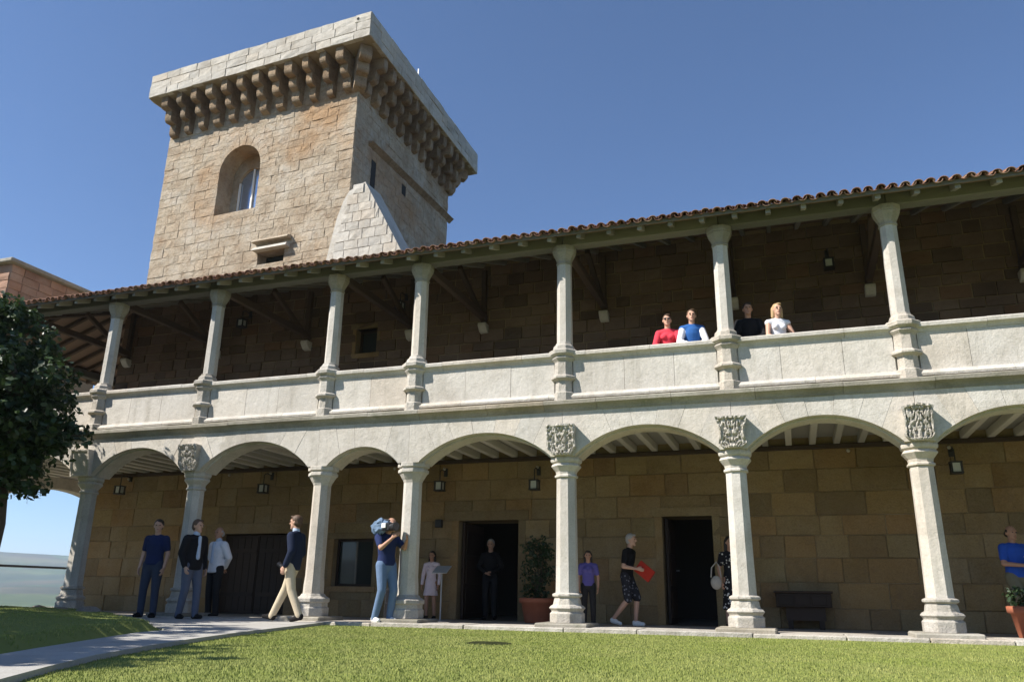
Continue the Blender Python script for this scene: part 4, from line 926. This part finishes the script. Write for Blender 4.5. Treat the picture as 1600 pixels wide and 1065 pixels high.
def person(label, loc, rot, H, top, bottom, shoes, hair, skin='skin_fair', pose=None, lean=0, turn=0, build=1.0, fem=False):
    """top: (kind, material[, inner]); bottom: (kind, material); loc is where the feet stand, rot turns the figure (0 faces the lawn)"""
    J = {k: Vector(v) for k, v in DEF.items()}; pose = pose or {}
    if lean:
        rm = Matrix.Rotation(lean, 3, 'X')
        for k in UPPER: J[k] = J['pelvis']+rm @ (J[k]-J['pelvis'])
    for k, v in pose.items():
        if k in J: J[k] = Vector(v)
    s = H/1.75; b = build; ctr = J['head']
    o = None
    def place(me, name, parent):
        ob = bpy.data.objects.new(name, me); mw = Matrix.Translation(loc) @ Matrix.Rotation(rot, 4, 'Z') @ Matrix.Diagonal((s, s, s, 1))
        return link(ob, parent, mw)
    sh = .92 if fem else 1
    # head frame
    hd = Matrix.Rotation(turn, 3, 'Z')
    hp = lambda x, y, z: ctr+hd @ Vector((x, y, z))
    # --- body
    m = MB()
    cap(m, J['pelvis'], J['waist'], .125*b, .115*b, 14, .74); cap(m, J['waist'], J['chest'], .115*b, .14*b*sh, 14, .72); cap(m, J['chest'], J['neck'].lerp(J['chest'], .35), .14*b*sh, .09, 14, .72)
    cap(m, J['sL'], J['sR'], .06, .06); cap(m, J['neck'].lerp(J['chest'], .3), J['head'].lerp(J['neck'], .35), .058, .052)
    for q in 'LR':
        sg = 1 if q == 'L' else -1
        cap(m, J['s'+q], J['e'+q], .052*b, .04); cap(m, J['e'+q], J['w'+q], .042, .028)
        cap(m, J['h'+q], J['k'+q], .085*b, .057); cap(m, J['k'+q], J['k'+q].lerp(J['a'+q], .35), .056, .055); cap(m, J['k'+q].lerp(J['a'+q], .35), J['a'+q], .055, .036)
        toe = Vector(pose.get('t'+q, J['a'+q]+Vector((sg*.02, -.15, -.05)))); cap(m, J['a'+q]+Vector((0, .02, -.045)), toe, .037, .03); 
        # hand: palm, four fingers of unequal length with a bend, thumb from the side of the palm
        d = (J['w'+q]-J['e'+q]).normalized(); side = Vector(pose.get('side'+q, (0, -1, 0))); side = (side-d*side.dot(d)).normalized(); inn = d.cross(side)*(-sg if q == 'L' else -sg); 
        if inn.x*sg > 0: inn = -inn
        w0 = J['w'+q]; pc = w0+d*.055
        for f_ in (-1, 0, 1): cap(m, w0+d*.01+side*.012*f_, w0+d*.085+side*.021*f_, .015, .013, 8)
        for f_, ln in ((-1.5, .062), (-.5, .076), (.5, .08), (1.5, .07)):
            k0 = w0+d*.088+side*.0195*f_; k1 = k0+d*ln*.5+inn*.010; k2 = k1+d*ln*.36+inn*.026; cap(m, k0, k1, .0115, .0105, 8); cap(m, k1, k2, .0105, .009, 8)
        t0 = w0+d*.03+side*.03; t1 = t0+d*.035+side*.024+inn*.012; cap(m, t0, t1, .014, .012, 8); cap(m, t1, t1+d*.032+side*.004+inn*.012, .012, .010, 8)
    m.ball(hp(0, .005, .025)[:], (.076, .094, .098), 16, 12); m.ball(hp(0, -.018, -.045)[:], (.058, .07, .068), 14, 10); m.ball(hp(0, -.07, -.095)[:], (.03, .022, .022), 10, 8)
    cap(m, hp(0, -.093, .022), hp(0, -.112, -.022), .009, .014, 8)
    for sg in (-1, 1): m.ball(hp(sg*.079, .012, -.002)[:], (.012, .022, .03), 8, 6); m.ball(hp(sg*.034, -.088, .035)[:], (.025, .012, .008), 8, 6)
    o = place(remesh(m, 'person', skin, .0105, 3, .45), 'person', None); tag(o, label, 'person')
    for sg in (-1, 1): m = MB(); m.ball(hp(sg*.032, -.088, .012)[:], (.015, .009, .009), 8, 6); place(m.mesh('eye', 'eye_dark', True), 'eye', o)
    m = MB(); m.ball(hp(0, -.086, -.062)[:], (.024, .008, .007), 8, 6); place(m.mesh('mouth', 'lip', True), 'mouth', o)
    # --- hair
    hk, hm = hair
    m = MB(); m.ball(hp(0, .022, .045)[:], (.086, .098, .092), 14, 10); m.ball(hp(0, .045, -.005)[:], (.08, .072, .085), 12, 8)
    if hk == 'bald': m = MB(); m.ball(hp(0, .05, -.01)[:], (.082, .068, .06), 12, 8); m.ball(hp(.06, .02, .0)[:], (.024, .04, .03), 8, 6); m.ball(hp(-.06, .02, .0)[:], (.024, .04, .03), 8, 6)
    if hk in ('long', 'bob'):
        z1 = -.24 if hk == 'long' else -.12
        for sg in (-1, 0, 1): cap(m, hp(sg*.062, .035+.02*(sg == 0), .03), hp(sg*.075, .04+.03*(sg == 0), z1), .044, .036, 10)
    else:
        for sg in (-1, 1): m.ball(hp(sg*.07, .01, .03)[:], (.018, .035, .035), 8, 6)
    m.ball(hp(.02, -.055, .098)[:], (.05, .035, .022), 10, 6) if hk != 'bald' else None
    place(remesh(m, 'hair', hm, .011, 2, .4), 'hair', o)
    # --- upper garment
    kd, mt = top[0], top[1]; g = .022 if kd != 'jacket' else .034
    def torso(m, g, hem, arms):
        cap(m, Vector((0, 0, hem))+Vector((J['pelvis'].x, J['pelvis'].y, 0)), J['waist'], .14*b+g, .125*b+g, 16, .74, True); cap(m, J['waist'], J['chest'], .122*b+g, .142*b*sh+g, 16, .74)
        cap(m, J['chest'], J['neck'].lerp(J['chest'], .42), .142*b*sh+g, .088+g*.5, 16, .74); cap(m, J['sL'], J['sR'], .058+g*.5, .058+g*.5); [cap(m, J['neck']+Vector((0, 0, -.05)), J['s'+q], .062+g*.4, .052+g*.5) for q in 'LR']
        if fem:
            for sg in (-1, 1): m.ball((J['chest']+Vector((sg*.068, -.085, .0)))[:], (.062, .055, .06), 10, 8)
        for q in 'LR':
            e = J['e'+q] if arms != 'short' else J['s'+q].lerp(J['e'+q], .68)
            if arms == 'none': continue
            cap(m, J['s'+q], e, .054*b+g*.8, .045+g*.75)
            if arms == 'long': cap(m, J['e'+q], J['e'+q].lerp(J['w'+q], .93), .044+g*.7, .032+g*.55)
    m = MB()
    if kd == 'tshirt': torso(m, g, .93, 'short')
    elif kd == 'shirt': torso(m, g, .90, 'long')
    elif kd == 'sleeveless': torso(m, g*.8, .92, 'none')
    elif kd == 'jacket': torso(m, g, .86, 'long')
    elif kd == 'dress':
        torso(m, g*.8, .95, 'short' if len(top) < 3 else top[2])
        hz_ = pose.get('hem', .58); m.lathe([(.155*b, 1.02), (.165*b, .95), (.185*b, (.95+hz_)/2), (.215*b, hz_)], (0, 0, 0), 20, sx=1, sy=.8)
    me = remesh(m, kd, mt, .0125, 5, .5)
    place(me, {'tshirt': 'shirt', 'sleeveless': 'blouse'}.get(kd, kd), o)
    if kd == 'jacket' and len(top) > 2:                  # shirt front and collar showing in the open jacket
        m = MB(); c = J['chest']; cap(m, c+Vector((0, -.108*b, .13)), J['waist']+Vector((0, -.112*b, -.02)), .036, .042, 10, .8); cap(m, J['neck']+Vector((0, -.01, .0)), J['neck']+Vector((0, -.018, .035)), .066, .06, 12)
        place(remesh(m, 'shirt', top[2], .0115, 3, .4), 'shirt', o)
    if kd in ('tshirt', 'shirt'):
        m = MB(); cap(m, J['neck']+Vector((0, .004, -.035)), J['neck']+Vector((0, -.004, -.012)), .066, .06, 14, 1, True); place(remesh(m, 'collar', top[2] if len(top) > 2 else mt, .0115, 2, .4), 'collar', o)
    if len(top) > 3:                                     # a vest over the shirt
        m = MB(); torso(m, .034, .95, 'none'); place(remesh(m, 'vest', top[3], .0125, 5, .5), 'vest', o)
    # --- lower garment
    bk, bm_ = bottom
    if bk:
        m = MB(); cap(m, J['pelvis']+Vector((0, 0, -.02)), J['pelvis']+Vector((0, 0, .09)), .142*b, .132*b, 16, .78)
        for q in 'LR':
            cap(m, J['h'+q], J['k'+q], .098*b, .075)
            if bk == 'trousers': cap(m, J['k'+q], J['a'+q]+Vector((0, -.005, -.02)), .074, .06)
            elif bk == 'shorts': cap(m, J['h'+q].lerp(J['k'+q], .6), J['k'+q]+Vector((0, 0, .0)), .098*b, .085)
        place(remesh(m, bk, bm_, .0125, 5, .5), bk, o)
    for q in 'LR':
        sg = 1 if q == 'L' else -1; toe = Vector(pose.get('t'+q, J['a'+q]+Vector((sg*.02, -.15, -.05)))); m = MB(); hl = J['a'+q]+Vector((0, .025, -.045))
        cap(m, hl, toe, .046, .038, 12); cap(m, hl+Vector((0, 0, .02)), hl.lerp(toe, .5)+Vector((0, 0, .015)), .048, .042); place(remesh(m, 'shoe', shoes, .0115, 3, .4), 'shoe', o)
    def W_(p): return Matrix.Translation(loc) @ Matrix.Rotation(rot, 4, 'Z') @ (Vector(p)*s)
    return o, place, W_, J
def at(px, py, z): p = on_z(px, py, z); return Vector((p.x, p.y, z))
PZ = PATH_Z
person('man in navy polo shirt and blue jeans standing with arms down in the tree shade', at(228, 964, PZ), R(14), 1.76, ('tshirt', 'navy'), ('trousers', 'denim_dark'), 'shoe_black', ('short', 'hair_dark'), 'skin_fair',
       dict(aR=(-.14, .03, .085), aL=(.13, -.02, .085), kR=(-.12, -.02, .5)), build=1.12, turn=R(20))
person('man in black jacket and grey blue trousers turned away towards the man in white', at(290, 966, PZ), R(75), 1.74, ('jacket', 'black_cloth', 'shirt_blue'), ('trousers', 'grey_blue'), 'shoe_black', ('short', 'hair_brown'), 'skin_fair',
       dict(wR=(-.23, -.1, .9), aL=(.1, -.10, .085), aR=(-.1, .10, .085), kL=(.1, -.08, .5)), build=1.12, turn=R(15))
person('bald man in white jacket and black trousers with hands behind his back', at(328, 963, PZ), R(-12), 1.70, ('jacket', 'white_cloth', 'shirt_blue'), ('trousers', 'dark_trouser'), 'shoe_black', ('bald', 'hair_grey'), 'skin_tan',
       dict(eL=(.27, .07, 1.14), wL=(.09, .15, .95), eR=(-.27, .07, 1.14), wR=(-.09, .15, .97), sideL=(1, 0, 0), sideR=(-1, 0, 0)), build=1.08)
o4, pl4, W4, J4 = person('man in navy blazer and cream trousers striding along the path', at(466, 970, -.01)+Vector((0, -.25, 0)), R(-85), 1.75, ('jacket', 'navy_blazer', 'shirt_blue'), ('trousers', 'khaki'), 'shoe_black', ('short', 'hair_brown'), 'skin_fair',
       dict(kL=(.10, .03, .50), aL=(.10, .22, .12), tL=(.11, .08, .035), kR=(-.10, -.19, .53), aR=(-.10, -.40, .10), tR=(-.10, -.56, .08), eL=(.25, .05, 1.13), wL=(.23, -.06, .89), eR=(-.24, -.02, 1.12), wR=(-.20, -.20, .92), pelvis=(0, -.05, .93), hL=(.09, -.05, .91), hR=(-.09, -.05, .91)), lean=R(4))
o5, pl5, W5, J5 = person('cameraman in blue top and jeans filming beside the octagonal pillar', at(601, 972, -.008)+Vector((-.02, -.30+.27, 0)), R(62), 1.76, ('tshirt', 'navy'), ('trousers', 'denim'), 'shoe_white', ('bald', 'hair_grey'), 'skin_tan',
       dict(eR=(-.24, -.16, 1.20), wR=(-.14, -.33, 1.36), eL=(.24, -.18, 1.22), wL=(.12, -.40, 1.34), kL=(.1, -.12, .52), kR=(-.1, -.06, .52), aL=(.11, -.02, .085), aR=(-.11, .10, .085), sideL=(0, 0, 1), sideR=(0, 0, 1), head=(.03, -.045, 1.605)), build=1.1, lean=R(-3))
person('girl with long dark hair in a pale pink dress by the first door', at(671, 967, FLOOR_Z)+Vector((0, 0, 0)), R(5), 1.40, ('dress', 'pink_white', 'long'), (None, ''), 'shoe_black', ('long', 'hair_dark'), 'skin_tan', dict(hem=.60), fem=True, build=.95)
person('man in dark clothes standing inside the first open doorway', Vector((-6.42, W+.62, FLOOR_Z)), R(8), 1.70, ('shirt', 'black_cloth'), ('trousers', 'dark_trouser'), 'shoe_black', ('short', 'hair_grey'), 'skin_fair', dict(wL=(.06, -.2, 1.02), wR=(-.06, -.2, 1.0), eL=(.26, -.02, 1.14), eR=(-.26, -.02, 1.14)))
person('girl with dark hair in a violet top and black trousers beside the carved column', Vector((-3.68, 1.9, FLOOR_Z)), R(12), 1.33, ('tshirt', 'purple'), ('trousers', 'dark_trouser'), 'shoe_black', ('long', 'hair_dark'), 'skin_tan', dict(wR=(-.22, -.08, .9)), fem=True)
o9, pl9, W9, J9 = person('grey haired man in black shirt and patterned shorts walking with a red folder', at(984, 977, FLOOR_Z)+Vector((-.02, -.05, 0)), R(78), 1.68, ('tshirt', 'black_cloth'), ('shorts', 'pattern_shorts'), 'shoe_white', ('short', 'hair_grey'), 'skin_fair',
       dict(eR=(-.25, -.04, 1.10), wR=(-.16, -.27, 1.06), eL=(.25, .0, 1.12), wL=(.14, -.30, 1.0), kL=(.1, -.16, .52), aL=(.1, -.12, .085), kR=(-.1, -.06, .50), aR=(-.1, .26, .13), tR=(-.1, .12, .04), sideL=(0, 0, 1), sideR=(0, 0, 1)), lean=R(9))
o10, pl10, W10, J10 = person('woman in a black and white patterned dress half hidden behind the cartouche column', Vector((-1.13, 2.35, FLOOR_Z)), R(25), 1.60, ('dress', 'pattern_dress', 'short'), (None, ''), 'shoe_black', ('long', 'hair_dark'), 'skin_tan', dict(hem=.35), fem=True)
o11, pl11, W11, J11 = person('man in bright blue polo shirt and olive shorts holding papers at the arcade', Vector((3.36, 2.15, FLOOR_Z)), R(25), 1.72, ('tshirt', 'polo_blue'), ('shorts', 'olive'), 'shoe_black', ('bald', 'hair_dark'), 'skin_tan',
       dict(eL=(.25, -.06, 1.13), wL=(.06, -.27, 1.14), eR=(-.25, -.06, 1.13), wR=(-.03, -.27, 1.10), sideL=(0, 0, 1), sideR=(0, 0, 1), kR=(-.1, -.12, .52), aR=(-.1, -.06, .085)), build=1.2)
GZ_ = 3.62
LEAN = dict(eL=(.24, -.18, 1.10), wL=(.05, -.33, .99), eR=(-.24, -.18, 1.10), wR=(-.05, -.36, .99), sideL=(0, -1, 0), sideR=(0, -1, 0))
o12, pl12, W12, J12 = person('woman in red shirt and sunglasses leaning on the gallery balustrade', Vector((-1.80, .38, GZ_)), R(6), 1.62, ('shirt', 'red_cloth'), ('trousers', 'dark_trouser'), 'shoe_black', ('short', 'hair_brown'), 'skin_fair', LEAN, lean=R(9), fem=True)
m = MB(); hc = J12['head']
for sg in (-1, 1): m.ball((hc+Vector((sg*.033, -.094, .014)))[:], (.03, .012, .022), 10, 8)
cap(m, hc+Vector((-.03, -.1, .02)), hc+Vector((.03, -.1, .02)), .006, .006); pl12(m.mesh('sunglasses', 'black_plastic', True), 'sunglasses', o12)
person('man in blue vest over white shirt with folded arms on the gallery balustrade', Vector((-1.38, .36, GZ_)), R(10), 1.66, ('shirt', 'white_cloth', 'white_cloth', 'blue_cloth'), ('trousers', 'dark_trouser'), 'shoe_black', ('short', 'hair_brown'), 'skin_fair', LEAN, lean=R(9), build=.95)
person('man in black shirt leaning on the gallery balustrade beside the blonde woman', Vector((-.43, .40, GZ_)), R(8), 1.70, ('shirt', 'black_cloth'), ('trousers', 'dark_trouser'), 'shoe_black', ('short', 'hair_dark'), 'skin_tan', LEAN, lean=R(8), build=1.12)
person('blonde woman in white top at the gallery balustrade', Vector((.04, .36, GZ_)), R(18), 1.63, ('sleeveless', 'white_cloth'), ('trousers', 'dark_trouser'), 'shoe_tan', ('bob', 'hair_blonde'), 'skin_fair',
       dict(eL=(.27, -.08, 1.12), wL=(.15, -.28, .985), eR=(-.22, -.14, 1.11), wR=(.0, -.3, .985), sideL=(0, -1, 0)), lean=R(6), fem=True)

# ------------------------------------------------------------------ things they carry
def carried(name, loc, label, cat): return thing(name, loc, label, cat)
def tb(mb, Mx): mb.v = [tuple(Mx @ Vector(v)) for v in mb.v]; return mb
# shoulder camera, facing along the cameraman's look
c5 = W5((-.17, -.10, 1.56)); Mx = Matrix.Translation(c5) @ Matrix.Rotation(R(62), 4, 'Z')
o = carried('video_camera', c5, 'shoulder video camera under a blue rain cover on the cameraman', 'camera')
m = MB(); m.ball((0, .10, .0), (.095, .19, .12), 14, 10); m.ball((.01, .22, -.02), (.10, .10, .12), 12, 8); m.ball((.02, -.04, .05), (.075, .12, .07), 12, 8); m.ball((-.03, .06, .08), (.06, .10, .06), 10, 7)
r = random.Random(8); m.v = [(x*(1+r.uniform(-.22, .22)), y*(1+r.uniform(-.12, .12)), z*(1+r.uniform(-.22, .22))) for x, y, z in m.v]; tb(m, Mx).obj('rain_cover', 'camera_blue', o)
m = MB(); m.box(-.06, .06, -.24, .05, -.07, .06); tb(m, Mx).obj('body', 'black_plastic', o, bevel=.012)
m = MB(); m.tube([(0, -.22, -.01), (0, -.30, -.01), (0, -.31, -.01), (0, -.38, -.01)], [.055, .055, .068, .072], 14); ln = tb(m, Mx).obj('lens', 'black_plastic', o)
m = MB(); m.tube([(0, -.375, -.01), (0, -.3815, -.01)], .058, 14); tb(m, Mx).obj('glass', 'lens_glass', ln)
m = MB(); m.tube([(0, -.18, .10), (0, .05, .13), (0, .2, .12)], .014, 8); tb(m, Mx).obj('handle', 'black_plastic', o)
m = MB(); m.tube([(.07, -.12, .03), (.15, -.14, .02), (.15, -.05, .02)], [.02, .024, .03], 8); tb(m, Mx).obj('viewfinder', 'black_plastic', o)
m = MB(); m.box(-.09, -.065, -.18, -.06, -.03, .05); tb(m, Mx).obj('side_panel', 'white_paint', o, bevel=.006)
# still camera in the striding man's hand
c4 = W4(J4['wR']+Vector((0, -.07, -.09))); Mx = Matrix.Translation(c4) @ Matrix.Rotation(R(-85), 4, 'Z') @ Matrix.Rotation(R(-35), 4, 'X')
o = carried('photo_camera', c4, 'black photo camera hanging from the striding man hand', 'camera')
m = MB(); m.box(-.07, .07, -.035, .035, -.05, .05); tb(m, Mx).obj('body', 'black_plastic', o, bevel=.012)
m = MB(); m.tube([(0, -.03, 0), (0, -.15, 0), (0, -.20, 0)], [.036, .036, .044], 12); tb(m, Mx).obj('lens', 'black_plastic', o)
m = MB(); m.tube([(-.07, 0, .05), (-.11, .06, .0), (-.1, .12, -.12), (0, .14, -.16), (.08, .08, -.02), (.07, 0, .05)], .006, 6); tb(m, Mx).obj('strap', 'grey_metal', o)
# red folder
c9 = W9((-.03, -.40, 1.02)); Mx = Matrix.Translation(c9) @ Matrix.Rotation(R(78), 4, 'Z') @ Matrix.Rotation(R(38), 4, 'X')
o = carried('folder', c9, 'red folder held out by the grey haired walking man', 'folder')
m = MB(); m.box(-.03, -.018, -.17, .17, -.12, .11); tb(m, Mx).obj('cover', 'folder_red', o)
m = MB(); m.box(.004, .016, -.17, .17, -.12, .11); m.box(-.018, .004, .164, .17, -.12, .11); tb(m, Mx).obj('cover', 'folder_red', o)
m = MB(); m.box(-.016, .002, -.16, .155, -.11, .10); tb(m, Mx).obj('papers', 'white_paint', o)
# handbag of the woman behind the column
cb_ = W10((-.33, -.04, .92)); Mx = Matrix.Translation(cb_)
o = carried('handbag', cb_, 'pale handbag hanging beside the patterned dress', 'bag')
m = MB(); m.ball((0, 0, -.06), (.10, .05, .12), 12, 9); tb(m, Mx).obj('pouch', 'bag_white', o, True)
m = MB(); m.tube([(-.09, 0, .03), (-.07, 0, .20), (.02, 0, .30), (.07, 0, .2), (.09, 0, .03)], .011, 6); tb(m, Mx).obj('strap', 'bag_white', o)
# paper of the blue shirt, camera bag behind the cameraman
c11 = W11((.02, -.36, 1.16)); Mx = Matrix.Translation(c11) @ Matrix.Rotation(R(25), 4, 'Z') @ Matrix.Rotation(R(-40), 4, 'X')
o = carried('paper_sheets', c11, 'folded white paper sheets in the hands of the blue polo man', 'paper')
m = MB(); m.box(-.08, .08, -.003, .003, -.10, .10); tb(m, Mx).obj('sheet', 'white_paint', o)
m = MB(); m.box(-.075, .085, .004, .007, -.11, .09); tb(m, Mx).obj('sheet', 'white_paint', o)
pb = Vector((-7.05, .72, FLOOR_Z)); o = carried('equipment_bag', pb, 'upright black equipment bag on the porch floor behind the cameraman', 'bag')
m = MB(); m.box(pb.x-.17, pb.x+.17, pb.y-.13, pb.y+.13, pb.z, pb.z+.62); m.obj('bag', 'black_cloth', o, bevel=.05)
m = MB(); m.box(pb.x-.13, pb.x+.13, pb.y-.17, pb.y-.128, pb.z+.08, pb.z+.36); m.obj('pocket', 'black_cloth', o, bevel=.02)
m = MB(); m.tube([(pb.x-.08, pb.y, pb.z+.61), (pb.x-.07, pb.y, pb.z+.70), (pb.x+.07, pb.y, pb.z+.70), (pb.x+.08, pb.y, pb.z+.61)], .012, 6); m.obj('handle', 'black_plastic', o)

# ------------------------------------------------------------------ haze
HAZE = 2.2e-4
hz = bpy.data.materials.new('haze'); hz.use_nodes = True; hz.node_tree.nodes.clear()
ho = hz.node_tree.nodes.new('ShaderNodeOutputMaterial'); hv = hz.node_tree.nodes.new('ShaderNodeVolumePrincipled')
hv.inputs['Color'].default_value = (.72, .84, 1, 1); hv.inputs['Density'].default_value = HAZE; hv.inputs['Anisotropy'].default_value = .2
hz.node_tree.links.new(hv.outputs[0], ho.inputs['Volume'])
MATS['haze'] = hz
m = MB(); m.box(-4400, 4400, -4400, 4400, -75, 160); h = m.obj('haze', 'haze'); kind(h, 'stuff'); tag(h, 'thin pale summer haze over the far valley and hills', 'haze')
